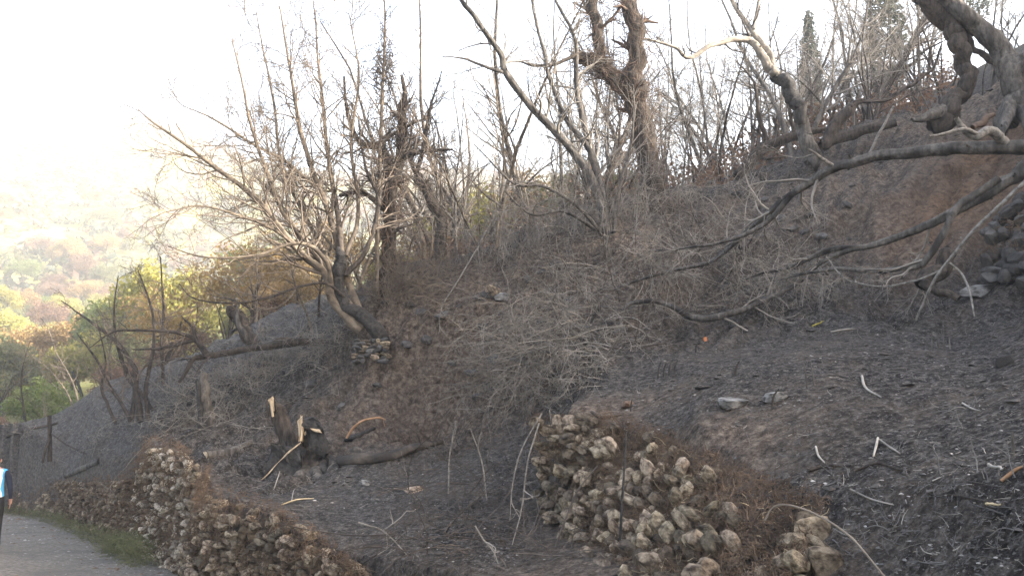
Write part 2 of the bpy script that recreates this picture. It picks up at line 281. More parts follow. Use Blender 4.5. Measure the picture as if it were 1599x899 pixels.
# ------------------------------------------------------------------ the ground sheet
def ground_material():
    m = bpy.data.materials.new('burnt hillside'); m.use_nodes = True; t = m.node_tree; N = t.nodes; L = t.links; b = N['Principled BSDF']
    b.inputs['Roughness'].default_value = .95; b.inputs['Specular IOR Level'].default_value = .15
    pos = N.new('ShaderNodeNewGeometry').outputs['Position']
    def noise(s, d=6, r=.65):
        n = N.new('ShaderNodeTexNoise'); n.inputs['Scale'].default_value = s; n.inputs['Detail'].default_value = d; n.inputs['Roughness'].default_value = r; L.new(pos, n.inputs[0]); return n.outputs[0]
    def ramp(v, stops):
        r = N.new('ShaderNodeValToRGB'); e = r.color_ramp.elements; e[0].position, e[0].color = stops[0][0], (*stops[0][1], 1); e[1].position, e[1].color = stops[-1][0], (*stops[-1][1], 1)
        for p, c in stops[1:-1]: q = e.new(p); q.color = (*c, 1)
        L.new(v, r.inputs[0]); return r.outputs[0]
    def mix(f, a, c):
        x = N.new('ShaderNodeMix'); x.data_type = 'RGBA'; L.new(f, x.inputs[0]); L.new(a, x.inputs[6]); L.new(c, x.inputs[7]); return x.outputs[2]
    def att(n):
        a = N.new('ShaderNodeAttribute'); a.attribute_name = n; return a.outputs['Fac']
    def math_(op, a, c):
        x = N.new('ShaderNodeMath'); x.operation = op; x.use_clamp = True
        for k, v in ((0, a), (1, c)):
            if isinstance(v, (int, float)): x.inputs[k].default_value = v
            else: L.new(v, x.inputs[k])
        return x.outputs[0]
    char = ramp(noise(11, 12, .8), [(.41, (.006, .0055, .0055)), (.49, (.034, .031, .030)), (.55, (.080, .073, .067)), (.64, (.20, .183, .168))])
    fleck = ramp(noise(30, 4, .6), [(.57, (0, 0, 0)), (.63, (1, 1, 1))])
    char = mix(math_('MULTIPLY', fleck, .75), char, ramp(noise(9), [(.35, (.09, .086, .084)), (.65, (.26, .245, .23))]))
    soil = ramp(noise(10, 12, .8), [(.39, (.024, .018, .014)), (.50, (.125, .096, .076)), (.63, (.30, .245, .195))])
    ash = ramp(noise(12, 12, .8), [(.38, (.035, .033, .032)), (.5, (.10, .096, .092)), (.64, (.25, .24, .225))])
    dirt = ramp(noise(1.3, 9, .7), [(.48, (0, 0, 0)), (.64, (1, 1, 1))])
    f_soil = math_('ADD', math_('MULTIPLY', dirt, .4), att('soil'))
    f_soil = math_('MULTIPLY', f_soil, ramp(noise(6), [(.30, (.4, .4, .4)), (.55, (1, 1, 1))]))
    c = mix(f_soil, char, soil); c = mix(math_('MULTIPLY', att('ash'), ramp(noise(2.2), [(.35, (.2, .2, .2)), (.62, (1, 1, 1))])), c, ash)
    red = ramp(noise(8, 10, .75), [(.36, (.045, .028, .018)), (.5, (.14, .088, .056)), (.64, (.25, .165, .11))]); c = mix(att('red'), c, red)
    veg = ramp(noise(.05, 10), [(.35, (.08, .095, .03)), (.5, (.20, .19, .06)), (.65, (.23, .18, .10))])
    c = mix(att('veg'), c, veg); L.new(c, b.inputs['Base Color'])
    ba = N.new('ShaderNodeMath'); ba.operation = 'ADD'; L.new(noise(9, 8, .7), ba.inputs[0]); L.new(noise(45, 5, .7), ba.inputs[1])
    bp = N.new('ShaderNodeBump'); bp.inputs['Strength'].default_value = 1.0; bp.inputs['Distance'].default_value = .07; L.new(ba.outputs[0], bp.inputs['Height']); L.new(bp.outputs[0], b.inputs['Normal'])
    return m
M['ground'] = ground_material()
ni, nj = XX.shape
V = np.stack([XX, YY, ZZ], -1).reshape(-1, 3)
ii, jj = np.meshgrid(np.arange(ni - 1), np.arange(nj - 1), indexing='ij'); q = ii * nj + jj
Fq = np.stack([q, q + nj, q + nj + 1, q + 1], -1).reshape(-1, 4)
gme = mesh_np('ground', V, Fq, 4, M['ground'])
def patch(cx, cy, rx, ry): return np.exp(-(((XX - cx) / rx) ** 2 + ((YY - cy) / ry) ** 2))
def blob(px, py, rx, ry, a=1.0):
    p = groundray(px, py); return a * patch(p[0], p[1], rx, ry)
rr_ = np.hypot(XX, YY); dU = np.abs(sdist(XX, YY, UPPERL)); dL = np.abs(sdist(XX, YY, ROADL))
soil = .75 * np.exp(-(dU / .55) ** 2) * smooth(10.5, 9, YY) * smooth(1.5, 2.5, YY) + .6 * np.exp(-(dL / .45) ** 2)
soil += blob(650, 672, 1.4, 1.0, .9) + blob(700, 600, 2.4, 2.2, .65) + blob(840, 470, 2.4, 2.2, .8) + blob(760, 530, 2, 2, .8) + blob(900, 400, 1.5, 1, .7) + blob(1450, 375, 1.3, 1.7, 1.0) + blob(1540, 150, 1.8, 1.8, 1.0) + blob(1480, 230, 3.5, 2.4, .6) + blob(1250, 330, 2.5, 2, .35) + blob(1150, 690, .9, .8, .5) + blob(1400, 800, .5, .5, .35) + blob(1100, 750, .6, .8, .7) + blob(1010, 640, .6, .5, .5) + blob(930, 640, .5, .5, .6)
ash = blob(100, 690, 5, 4, .6) + blob(230, 605, 5, 4, .55) + blob(1420, 290, .9, .8, .9) + blob(470, 500, 4, 4, .5) + blob(640, 760, 2.5, 2, .3) + blob(1300, 530, 3, 1.5, .25)
ash = ash * (rr_ < 60)
red = .9 * patch(*P(1545,148,16.6)[:2], .9, .9) + .55 * patch(*P(1560,250,15)[:2], 1.3, 1.6) + .5 * blob(1480, 340, .8, 1.2) + .45 * blob(1450, 375, 1.0, 1.2) + .2 * blob(660, 668, 1.2, .8)
for nme, arr in (('red', np.clip(red, 0, 1)), ('soil', np.clip(soil, 0, 1)), ('ash', np.clip(ash, 0, 1)), ('veg', smooth(32, 60, rr_) * (1 - .0 * XX))):
    a_ = gme.attributes.new(nme, 'FLOAT', 'POINT'); a_.data.foreach_set('value', arr.ravel().astype(np.float32))
tag(link(bpy.data.objects.new('ground', gme)), kind='structure')
# road sheet, a little above the ground sheet
def edge_at(s):                                    # the road's uphill edge and its inward normal
    seg = np.linalg.norm(np.diff(ROADL, axis=0), axis=1); cu = np.concatenate([[0], np.cumsum(seg)]); x = np.interp(s, cu, ROADL[:, 0]); y = np.interp(s, cu, ROADL[:, 1]); return np.stack([x, y], -1), cu[-1]
_, LT = edge_at(np.array([0.0])); s_ = np.linspace(20, LT, 260); e_, _ = edge_at(s_)
tg_ = norm(np.gradient(e_, axis=0)); tg_ = norm((tg_ + np.roll(tg_, 3, 0) + np.roll(tg_, -3, 0)) + 0); nrm = np.stack([tg_[:, 1], -tg_[:, 0]], -1)
wd_ = np.linspace(.0, 4.6, 16); RX = e_[:, None, 0] + nrm[:, None, 0] * wd_; RY = e_[:, None, 1] + nrm[:, None, 1] * wd_
RZ = z_road(RX, RY) + .03 + .02 * fbm(RX * 1.3, RY * 1.3, 41) - .03 * np.abs(wd_ - 2.4)[None] ** 2 * .1
M['road'] = mat('worn road', (.05,.044,.038), (.25,.22,.185), 16, .95, 1.0, 40, detail=10, c3=(.10,.092,.08), c3scale=.9, c3amt=.42, coord='Position')
ii, jj = np.meshgrid(np.arange(259), np.arange(15), indexing='ij'); q = ii * 16 + jj
tag(link(bpy.data.objects.new('road', mesh_np('road', np.stack([RX, RY, RZ], -1).reshape(-1, 3), np.stack([q, q + 1, q + 17, q + 16], -1).reshape(-1, 4), 4, M['road']))), kind='structure')
print('terrain', time.time() - T0)
# ------------------------------------------------------------------ stones and dry-stone walls
def rock_mesh(name, m, seed, sub=2, planes=16, soft=.018):
    r_ = np.random.default_rng(seed); bm = bmesh.new(); bmesh.ops.create_icosphere(bm, subdivisions=sub, radius=1)
    ax = np.concatenate([np.eye(3), -np.eye(3)]); n = norm(np.concatenate([ax + .22 * r_.standard_normal((6, 3)), r_.standard_normal((planes - 5, 3))])); d = np.concatenate([.62 + .22 * r_.random(6), .74 + .24 * r_.random(planes - 5)])
    for v in bm.verts:
        p = np.array(v.co); k = n @ p; c = np.where(k > .05, d / np.maximum(k, .05), 9); rad = -np.log(np.exp(-c / soft).sum() + 1e-30) * soft if soft else c.min()
        v.co = p * min(rad, 1.2) * (1 + .022 * r_.standard_normal())
    me = bpy.data.meshes.new(name); bm.to_mesh(me); bm.free(); me.materials.append(m)
    for p in me.polygons: p.use_smooth = True
    try: me.set_sharp_from_angle(angle=R(24))
    except Exception: pass
    return me
ORD = 'first second third fourth fifth sixth seventh eighth ninth tenth eleventh twelfth thirteenth fourteenth fifteenth sixteenth seventeenth eighteenth nineteenth twentieth twenty-first twenty-second twenty-third twenty-fourth twenty-fifth twenty-sixth twenty-seventh twenty-eighth'.split()
def ordinals(lst, phrase):           # lst of (px, thing)
    lst = sorted(lst, key=lambda q: q[0])
    for k, (x, o) in enumerate(lst): o['label'] = phrase + ', ' + (ORD[k] + ' from the left' if k else 'leftmost') if k < 28 else phrase + ', toward the far end'
ROCKS = [rock_mesh('stone', M['stone'], 100 + i) for i in range(12)]
FILL = [rock_mesh('stone', M['stone'], 300 + i, 1) for i in range(6)]
ROCKS_C = [rock_mesh('stone', M['stone_cream'] if i % 4 else M['stone'], 400 + i) for i in range(10)]
ROCKS_S = [rock_mesh('stone', M['stone_soot'], 200 + i) for i in range(8)]
from mathutils import Matrix, Vector, Euler
def frame_rot(xa, n):
    x = norm(np.asarray(xa, float)); n = norm(np.asarray(n, float)); z = norm(np.cross(x, n)); x = np.cross(n, z); z = -z if z[2] < 0 else z; y = np.cross(z, x)
    return Matrix(((x[0], y[0], z[0]), (x[1], y[1], z[1]), (x[2], y[2], z[2])))
def stone_wall(label, B, T, size, pool, depth=.13, limit=290, skip=None, proud=.05, hs=.72, group=None, jit=.16):
    n = 120; B = resample(B, n) if len(B) > 2 else np.linspace(B[0], B[1], n); T = resample(T, n) if len(T) > 2 else np.linspace(T[0], T[1], n)
    w_ = empty('stone_wall', B[n // 2], label, 'wall', group)
    cum = np.concatenate([[0], np.cumsum(np.linalg.norm(np.diff((B + T) / 2, axis=0), axis=1))]); L = cum[-1]; S = []
    Hm = np.linalg.norm(T - B, axis=1); nc = max(2, int(Hm.max() / (size * hs)))
    for c in range(nc):
        s = random.random() * size * .5
        while s < L:
            wd = size * random.choice((.6, .8, .9, 1.1, 1.3, 1.6)) * random.uniform(.9, 1.1); f = np.interp(s + wd / 2, cum, np.arange(n)); i = int(min(f, n - 1)); h = (c + .5 + random.uniform(-jit, jit)) / nc
            hh = Hm[i]; nloc = max(1.5, hh / (size * hs))
            if (c + .5) * (Hm.max() / nc) <= hh + size * .25 or True:
                keep = random.random() < min(1, nloc / nc + .12)
                if skip and skip(s / L, h): keep = False
                if random.random() < .06: keep = False
                if keep:
                    p = B[i] * (1 - h) + T[i] * h; ta = B[min(i + 1, n - 1)] * (1 - h) + T[min(i + 1, n - 1)] * h - (B[max(i - 1, 0)] * (1 - h) + T[max(i - 1, 0)] * h)
                    nn = np.cross(ta, T[i] - B[i]); nn = norm(nn)
                    if nn @ (CAM - p) < 0: nn = -nn
                    S.append((p, ta, nn, wd, size * hs * random.uniform(.7, 1.3)))
            s += wd * .93
    random.shuffle(S)
    for p, ta, nn, wd, ht in S[:limit]:
        o = bpy.data.objects.new('stone', random.choice(pool)); link(o, w_)
        q = p + nn * (proud * random.uniform(-.9, 1.1) - depth * .2) - np.array(w_.location)
        Rm = frame_rot(ta, nn) @ Euler((random.uniform(-.3, .3), random.uniform(-.3, .3), random.uniform(-.3, .3))).to_matrix() @ Euler((random.choice((0, math.pi)), random.choice((0, math.pi)), 0)).to_matrix()
        o.matrix_local = Matrix.Translation(q) @ Rm.to_4x4() @ Matrix.Diagonal((wd * .6, depth * random.uniform(.45, .8), ht * .62, 1))
    if len(S) > limit:                # the rest, too many to stay single, in one part
        V = []; F = []; nv = 0
        for p, ta, nn, wd, ht in S[limit:]:
            me = random.choice(FILL); v = np.array([q.co for q in me.vertices]) * np.array([wd * .58, depth * .6, ht * .6]); v = v @ np.array(frame_rot(ta, nn)).T + p + nn * (proud * random.uniform(-1.2, .6) - depth * .35) - np.array(w_.location)
            V.append(v); F.append(np.array([q.vertices[:] for q in me.polygons]) + nv); nv += len(v)
        o = link(bpy.data.objects.new('small_stones', mesh_np('small_stones', np.concatenate(V), np.concatenate(F), 3, M['stone_soot'] if pool is ROCKS_S else M['stone'], False)), w_); o['kind'] = 'stuff'
    return w_, B, T
def rd(x, y): return np.array([x, y, float(z_road(np.array(float(x)), np.array(float(y)))) - .06])
UPB = PL([(848,806,9.6),(905,866,7.95),(960,905,6.75),(1080,965,5.25),(1200,995,4.65)])
UPT = PL([(828,652,9.62),(935,655,9.05),(1040,690,8.05),(1110,726,7.15),(1200,764,6.35),(1290,798,5.65)])
wall_up, UB, UT = stone_wall('tumbled pale dry-stone terrace wall with brown roots, below the ash slope and nearest the camera', UPB, UPT, .165, ROCKS, .15, 300,
    skip=lambda s, h: random.random() < min(.88, max(0, (s - .22) * 1.0) * (.2 + 1.1 * h) + .12 * (h > .85)), proud=.09)
LNB = [rd(-4.75, 12.05), rd(-4.12, 10.55), rd(-2.9, 9.35), rd(-1.67, 8.2), rd(-.6, 7.1)]
LNT = list(PL([(322,742,12.0),(318,772,10.62),(425,802,9.35),(545,882,8.25),(640,960,7.1)]))
wall_ln, LB, LT_ = stone_wall('roadside dry-stone wall of round tan stones, below the split burnt stump', LNB, LNT, .135, ROCKS, .13, 300, proud=.06, skip=lambda s, h: h > .86 and random.random() < .55)
LBB = [rd(-4.85, 12.1), rd(-5.6, 13.2), rd(-6.5, 14.5), rd(-7.2, 15.6)]
LBT = list(PL([(305,728,12.15),(268,702,13.3),(232,703,14.55),(214,738,15.5)]))
wall_lb, MB_, MT = stone_wall('tall sooty dry-stone wall section with whitish stones at the bend of the road', LBB, LBT, .14, ROCKS_C, .12, 260, proud=.05, skip=lambda s, h: random.random() < .14)
LFB = [rd(-7.3, 15.7), rd(-8.9, 18), rd(-11, 20.8), rd(-13.2, 23.5), rd(-15.8, 25.6), rd(-20, 28.5)]
LFT = list(PL([(212,742,15.6),(172,750,18.1),(128,752,21),(92,752,23.7),(20,762,26),(-90,770,29)]))
wall_lf, FB, FT = stone_wall('low far stretch of roadside wall with earthy brown stones behind the person', LFB, LFT, .19, ROCKS, .14, 260, proud=.05)
wall_rt, QB, QT = stone_wall('collapsed black sooty rubble wall at the edge of the upper slope', list(PL([(1524,432,11.7),(1565,436,11.3),(1640,440,10.6)])), list(PL([(1540,338,12.3),(1575,315,12.1),(1640,280,11.7)])), .24, ROCKS_S, .2, 160, proud=.1)
wall_tb, _, _ = stone_wall('small remnant of sooty stacked stones under the leaning burnt tree', list(PL([(545,566,15.75),(605,566,15.6)])), list(PL([(548,530,15.95),(600,528,15.85)])), .15, ROCKS_S + ROCKS[:3], .13, 24, proud=.0, hs=.5)
# single rocks on the ground
def single_rock(px, py, wpx, hpx, mm, label, seed, name='rock', flat=.7, cat='rock'):
    p = groundray(px, py + hpx * .4); D = p[1]; o = bpy.data.objects.new(name, rock_mesh(name, mm, seed, 3, 14, .04)); link(o)
    w2 = wpx / 2 * D / FPX; h2 = hpx / 2 * D / FPX
    o.location = p + np.array([0, 0, h2 * .55]); o.scale = (w2 * 1.12, w2 * flat, h2 * 1.25); o.rotation_euler = (random.uniform(-.15, .15), random.uniform(-.15, .15), random.uniform(-.4, .4)); return tag(o, label, cat)
single_rock(1142, 627, 60, 17, M['stone_white'], 'whitish flaking limestone rock lying on the black ash slope', 11)
single_rock(1211, 620, 40, 15, M['stone_white'], 'smaller grey-white rock just right of the white flaking rock', 12)
single_rock(769, 469, 24, 20, M['stone'], 'rounded grey stone on the brown bank below the multi-stemmed tree', 13)
single_rock(786, 478, 28, 14, M['stone_white'], 'flat pale stone beside the rounded one on the brown bank', 14)
single_rock(1270, 828, 54, 42, M['stone'], 'large tan boulder poking out at the top of the tumbled wall', 15)
single_rock(1292, 880, 56, 44, M['stone'], 'greenish pale boulder at the bottom edge below the tan boulder', 16)
single_rock(1262, 885, 34, 30, M['stone'], 'small pale stone wedged beside the greenish boulder', 26)
single_rock(1526, 456, 54, 22, M['stone_white'], 'flat pale grey slab lying at the foot of the black rubble wall', 17)
single_rock(648, 763, 30, 12, M['stone'], 'flat tan stone lying on the terrace right of the stump', 18)
single_rock(570, 753, 20, 10, M['stone_white'], 'small grey stone on the terrace below the lying log', 19)
single_rock(1101, 605, 32, 10, M['char'], 'black charred lump of wood above the white flaking rock', 20, 'charred_lump', cat='charred wood')
single_rock(1568, 562, 28, 18, M['char'], 'knobbly black charred clump near the right edge of the ash', 21, 'charred_lump', cat='charred wood')
single_rock(980, 631, 22, 11, M['vine'], 'orange-brown chunk of torn bark above the tumbled wall', 22, 'bark_chunk', cat='bark')
single_rock(1101, 531, 7, 8, mat('orange leaf', (.24,.085,.035), (.34,.14,.06), 9), 'small bright orange dead leaf cluster on the ash edge', 23, 'dead_leaf', cat='leaf')
ZST = {}
for k in range(46):                  # stones half buried in the bank
    zi = random.randrange(4); px, py = ([(random.uniform(600, 860), random.uniform(470, 630)), (random.uniform(640, 900), random.uniform(420, 560)), (random.uniform(1100, 1420), random.uniform(300, 400)), (random.uniform(440, 600), random.uniform(560, 640))])[zi]
    p = groundray(px, py); o = bpy.data.objects.new('bank_stone', random.choice(ROCKS_S)); link(o); s = random.uniform(.05, .15); o.location = p; o.scale = (s * 1.3, s, s * .7); o.rotation_euler = (random.uniform(-.5, .5), random.uniform(-.5, .5), random.uniform(0, 6))
    tag(o, 'x', 'stone', 'stones half buried in the banks'); ZST.setdefault(zi, []).append((px, o))
for zi, l in ZST.items(): ordinals(l, 'small stone half buried ' + ('low in the brown bank', 'high in the brown bank', 'in the bank under the long fallen branch', 'in the dark ledge behind the stump')[zi])
# gravel and char chips lying on the slope (nobody could count them)
def chips(name, n, m, smin, smax, rmax, seed, label, az=(-33, 34), rp=1.0, road=False):
    r_ = np.random.default_rng(seed); a = np.radians(az[0] + (az[1] - az[0]) * r_.random(n)); rad = 2.6 * (rmax / 2.6) ** (r_.random(n) ** rp); x = rad * np.sin(a); y = rad * np.cos(a)
    sdl = sdist(x, y, ROADL); cl_ = vnoise(x * 1.3, y * 1.3, 5) * .6 + vnoise(x * .45, y * .45, 8) * .4 > .30 + .4 * r_.random(n); k = ((sdl > .3) & cl_) if not road else (sdl < -.1); x, y, rad = x[k], y[k], rad[k]; n = len(x); p = on(x, y) if not road else np.stack([x, y, z_road(x, y) + .02], -1)
    base = np.array([(1,.2,.1),(-.2,.9,.25),(-.9,-.1,.05),(.1,-.9,.2),(.2,.1,.5),(-.3,-.2,-.4)]); Fc = np.array([(0,1,4),(1,2,4),(2,3,4),(3,0,4),(1,0,5),(2,1,5),(3,2,5),(0,3,5)])
    s = (smin + (smax - smin) * r_.random(n) ** 5) * (.7 + rad / 16); V = base[None] * (1 + .35 * r_.standard_normal((n, 6, 3))) * s[:, None, None] * np.array([1, .8, .8]); th = r_.random(n) * 6.28; c, si = np.cos(th)[:, None], np.sin(th)[:, None]
    V = np.stack([V[..., 0] * c - V[..., 1] * si, V[..., 0] * si + V[..., 1] * c, V[..., 2]], -1) + p[:, None]
    F = (np.arange(n) * 6)[:, None, None] + Fc[None]
    tag(link(bpy.data.objects.new(name, mesh_np(name, V.reshape(-1, 3), F.reshape(-1, 3), 3, m, False))), label, 'gravel', kind='stuff')
chips('gravel', 42000, M['gravel'], .004, .022, 24, 1, 'dark gravel and char crumbs strewn over the burnt slope')
chips('stone_chips', 9000, M['gravel_pale'], .004, .022, 24, 2, 'pale stone chips dotting the black ash slope')
chips('clods', 3600, M['clod'], .015, .06, 26, 3, 'burnt earth clods on the slope and banks', rp=.7)
chips('road_grit', 9000, M['gravel_pale'], .004, .022, 30, 4, 'loose grit and leaf crumbs on the worn road', az=(-36, -10), rp=.5, road=True)
chips('road_litter', 2500, M['drygrass'], .006, .035, 30, 5, 'brown leaf litter on the worn road', az=(-36, -10), rp=.5, road=True)
print('walls', time.time() - T0)
# ------------------------------------------------------------------ trees
def stem(pts, rad, n=None, wob=0.0):
    w3 = PL(pts) if np.asarray(pts).shape[1] == 3 and abs(np.asarray(pts)[0][0]) > 3 or True else pts
    n = n or max(12, len(pts) * (9 if max(rad) > .12 else 5)); return resample(w3, n, wob), resr(rad, n)
def twigs_for(tb, stems, spec):
    """three generations of side shoots on a list of (pts, radii)"""
    for P0, R0 in stems:
        L0 = np.linalg.norm(np.diff(P0, axis=0), axis=1).sum()
        n1 = max(1, int(spec['n1'] * L0)); a, ra = offshoots(P0[None], R0[None], n1, spec.get('t0', .3), 1.0, 28, 65, 1, 1, .42, .008, spec.get('up', .05), .15, 9, lref=spec.get('l1', 1.1)); tb.batch(a, ra, 4)
        b, rb = offshoots(a, ra, spec.get('n2', 5), .15, 1, 25, 60, .35, .75, .62, .0055, spec.get('up', .05), .16, 6); tb.batch(b, rb, 3)
        if spec.get('n3', 3): c, rc = offshoots(b, rb, spec.get('n3', 3), .15, 1, 25, 65, .35, .8, .7, .0042, spec.get('up', .05), .2, 4); tb.batch(c, rc, 3)
def hero(name, label, stems, spec, twig_mat, cat='tree', group=None, base=None):
    """stems: list of (part name, px points, radii, material, twiggy?, sides)"""
    b = base if base is not None else PL([stems[0][1][0]])[0]; t = empty(name, b, label, cat, group); tb = Tubes(); any_ = False
    for st in stems:
        pn, pts, rad, mm = st[:4]; tw = st[4] if len(st) > 4 else 1.0; k = 8 if max(rad) > .05 else 6
        big = max(rad) > .085; Pp, Rr = stem(pts, rad, len(pts) * 16 if big else None, .0 if big else .25 * np.mean(rad)); Tb = Tubes()
        if big:                        # slow bends, furrowed bark
            w_ = resample(rng.standard_normal((max(4, len(pts) * 2), 3)) * .22 * np.mean(rad), len(Pp)); w_[0] = 0; Pp = Pp + w_
        Tb.add(Pp, Rr, 26 if big else k, .07 if big else .06)
        if big:                        # broken stubs and knots
            ns = max(2, int(len(pts) * 1.2)); q_, r_q = offshoots(Pp[None], Rr[None], ns, .08, .97, 35, 75, 1, 1, .3, .01, .05, .1, 5, lref=.16, tip=.7); Tb.batch(q_, r_q, 7, .08)
        part(pn, Tb.mesh(pn, mm), t)
        if tw: twigs_for(tb, [(Pp, Rr)], dict(spec, n1=spec['n1'] * tw)); any_ = True
    if any_: part('twigs', tb.mesh('twigs', twig_mat), t, 'stuff')
    return t
D1 = 16.0
T1 = hero('burnt_tree', 'multi-stemmed burnt tree with golden brown stems fanning left over the terrace', [
    ('trunk', [(612,580,16.5),(594,524,16.0),(565,492,16),(540,474,16),(528,445,16),(533,415,16),(532,398,16),(529,388,16)], [.17,.15,.13,.12,.12,.13,.10,.03], M['char'], 0),
    ('branch', [(560,514,16),(522,470,15.9),(508,430,15.8),(470,395,15.6),(400,312,15.4),(335,262,15.2),(270,212,15),(214,172,14.8)], [.095,.085,.075,.062,.05,.04,.026,.012], M['bark_warm']),
    ('branch', [(566,512,16),(535,462,16.1),(495,400,16),(445,335,15.9),(412,250,15.8),(388,180,15.7),(362,60,15.6)], [.08,.075,.065,.055,.04,.03,.014], M['bark_warm']),
    ('branch', [(572,505,16),(548,450,16.3),(527,380,16.4),(502,300,16.4),(472,212,16.3),(455,130,16.2),(436,10,16)], [.08,.075,.066,.056,.044,.032,.015], M['bark_warm']),
    ('branch', [(555,500,16.2),(520,420,16.6),(478,340,16.8),(440,260,16.9),(425,150,17),(400,20,17)], [.06,.055,.045,.036,.026,.012], M['bark_warm']),
    ('branch', [(540,400,16),(560,330,16.5),(548,230,16.7),(560,120,16.8),(545,20,16.9)], [.05,.045,.036,.025,.012], M['bark_warm']),
    ('branch', [(535,395,16),(526,330,16.6),(512,230,16.8),(500,120,16.9),(489,0,17)], [.06,.055,.045,.03,.013], M['bark_warm']),
    ('branch', [(500,300,16.4),(450,255,16.2),(400,228,16),(340,190,15.7),(285,165,15.4)], [.04,.035,.03,.022,.010], M['bark_warm']),
    ('branch', [(470,395,15.6),(430,360,15.2),(370,335,14.8),(310,322,14.5),(262,330,14.3)], [.035,.03,.026,.02,.01], M['bark_warm']),
    ('branch', [(518,458,15.9),(512,415,15.6),(490,387,15.4),(455,380,15.2),(400,398,15),(320,402,14.8),(262,385,14.6)], [.05,.046,.042,.036,.028,.02,.010], M['bark_warm'], .6),
    ('branch', [(540,430,16),(575,385,16.2),(592,310,16.3),(570,260,16.4),(560,180,16.4)], [.06,.05,.042,.03,.014], M['bark_dark']),
    ('branch', [(545,470,16),(500,441,15.5),(411,466,15),(358,473,14.7),(302,466,14.5),(280,442,14.4)], [.035,.03,.026,.022,.016,.008], M['bark_dark'], .4),
    ], dict(n1=5.2, l1=1.9, n2=6, n3=4, t0=.28, up=.05), M['twig_warm'])
T1b = hero('burnt_tree', 'dark forked burnt trunk wrapped in dry ivy, standing beside the golden-stemmed tree', [
    ('trunk', [(604,480,17),(606,400,17.1),(609,330,17.1),(613,268,17.2)], [.20,.15,.14,.15], M['bark_dark']),
    ('branch', [(613,268,17.2),(601,243,17.3),(590,226,17.3),(566,226,17.2),(545,190,17),(538,120,17)], [.12,.10,.09,.07,.045,.02], M['bark_dark']),
    ('branch', [(613,268,17.2),(625,245,17.2),(625,200,17.2),(631,170,17.1),(628,120,17)], [.13,.12,.11,.09,.03], M['bark_dark'], 1.6),
    ('branch', [(622,252,17.2),(650,238,17),(690,235,16.8),(706,233,16.7)], [.07,.06,.04,.02], M['bark_dark'], 1.5),
    ('branch', [(604,330,17.1),(566,300,16.8),(530,306,16.5)], [.06,.05,.035], M['bark_dark'], 1.5),
    ('branch', [(588,455,16.7),(591,300,16.7),(597,150,16.8),(601,60,16.9),(598,-20,17)], [.05,.045,.04,.028,.012], M['bark_warm'], 1.4),
    ], dict(n1=4.0, l1=.8, n2=5, n3=3, t0=.2, up=.03), M['twig_dark'])
T2 = hero('burnt_tree', 'short crooked black tree bending over beside the ivy-wrapped trunk', [
    ('trunk', [(690,410,19),(688,350,19),(672,306,19),(650,279,19)], [.14,.13,.12,.10], M['bark_dark'], .5),
    ('branch', [(650,279,19),(662,225,19),(672,170,19),(690,110,19)], [.06,.05,.035,.012], M['bark_dark'], 1.5),
    ('branch', [(655,285,19),(640,240,18.8),(645,180,18.6)], [.05,.035,.012], M['bark_dark'], 1.5)], dict(n1=3.5, l1=.9, n2=5, n3=3, t0=.2, up=.02), M['twig_dark'])
T3 = hero('burnt_tree', 'clump of slender grey stems leaning far left from one root on the bank', [
    ('trunk', [(944,365,15.4),(943,338,15.5),(925,282,15.6),(895,236,15.6),(843,182,15.5),(792,115,15.3),(780,82,15.2),(745,33,15),(712,-15,14.9),(680,-80,14.8),(655,-150,14.7)], [.11,.09,.085,.08,.072,.065,.055,.048,.04,.028,.01], M['bark_grey'], .7),
    ('branch', [(792,115,15.3),(760,105,15.1),(725,92,14.8),(690,88,14.6)], [.04,.03,.02,.008], M['bark_grey']),
    ('branch', [(950,362,15.5),(949,340,15.6),(934,278,15.8),(917,226,15.9),(888,190,16),(860,130,16.1),(850,82,16.1),(828,-10,16.2),(815,-90,16.3)], [.08,.075,.068,.06,.05,.042,.035,.024,.01], M['bark_grey'], .8),
    ('branch', [(955,362,15.6),(948,320,15.8),(925,243,16.2),(903,156,16.4),(900,87,16.5),(893,50,16.5),(862,-10,16.6),(842,-80,16.6)], [.085,.078,.07,.058,.048,.04,.026,.01], M['bark_grey'], .8),
    ('branch', [(903,84,16.5),(868,100,16.3),(840,103,16),(805,95,15.8)], [.045,.04,.03,.012], M['bark_dark']),
    ('branch', [(958,362,15.5),(965,300,15.6),(985,230,15.7),(990,150,15.8)], [.05,.042,.03,.012], M['bark_grey']),
    ('branch', [(938,362,15.3),(900,320,14.9),(850,292,14.6),(800,285,14.4),(740,225,14.2)], [.04,.034,.027,.02,.009], M['bark_grey']),
    ('branch', [(935,362,15.4),(880,330,15),(830,335,14.7),(790,300,14.5)], [.035,.028,.02,.01], M['bark_grey'])], dict(n1=2.6, l1=1.2, n2=5, n3=3, t0=.25, up=.06), M['twig_grey'])
def vines(t, P0, R0, n, ln, m, spread=1.25, hang=0.0, r=(.004, .012)):
    L = len(P0); i = rng.integers(0, L - 1, n); f = rng.random(n)[:, None]; c = P0[i] * (1 - f) + P0[i + 1] * f; tg = norm(P0[i + 1] - P0[i]); pr = norm(np.cross(tg, rng.standard_normal((n, 3))))
    st = c + pr * (R0[i][:, None] * spread * (.85 + .3 * rng.random((n, 1)))); d = tg * rng.choice([-1, 1], (n, 1)) + .5 * rng.standard_normal((n, 3)) + .15 * pr
    q = grow(st, d, ln * (.4 + rng.random(n)), 7, .22, hang); rr = (r[0] + (r[1] - r[0]) * rng.random(n) ** 2)[:, None] * np.linspace(1, .5, 7)[None]; tb = Tubes(); tb.batch(q, rr, 3); part('dry_vine', tb.mesh('dry_vine', m), t, 'stuff')
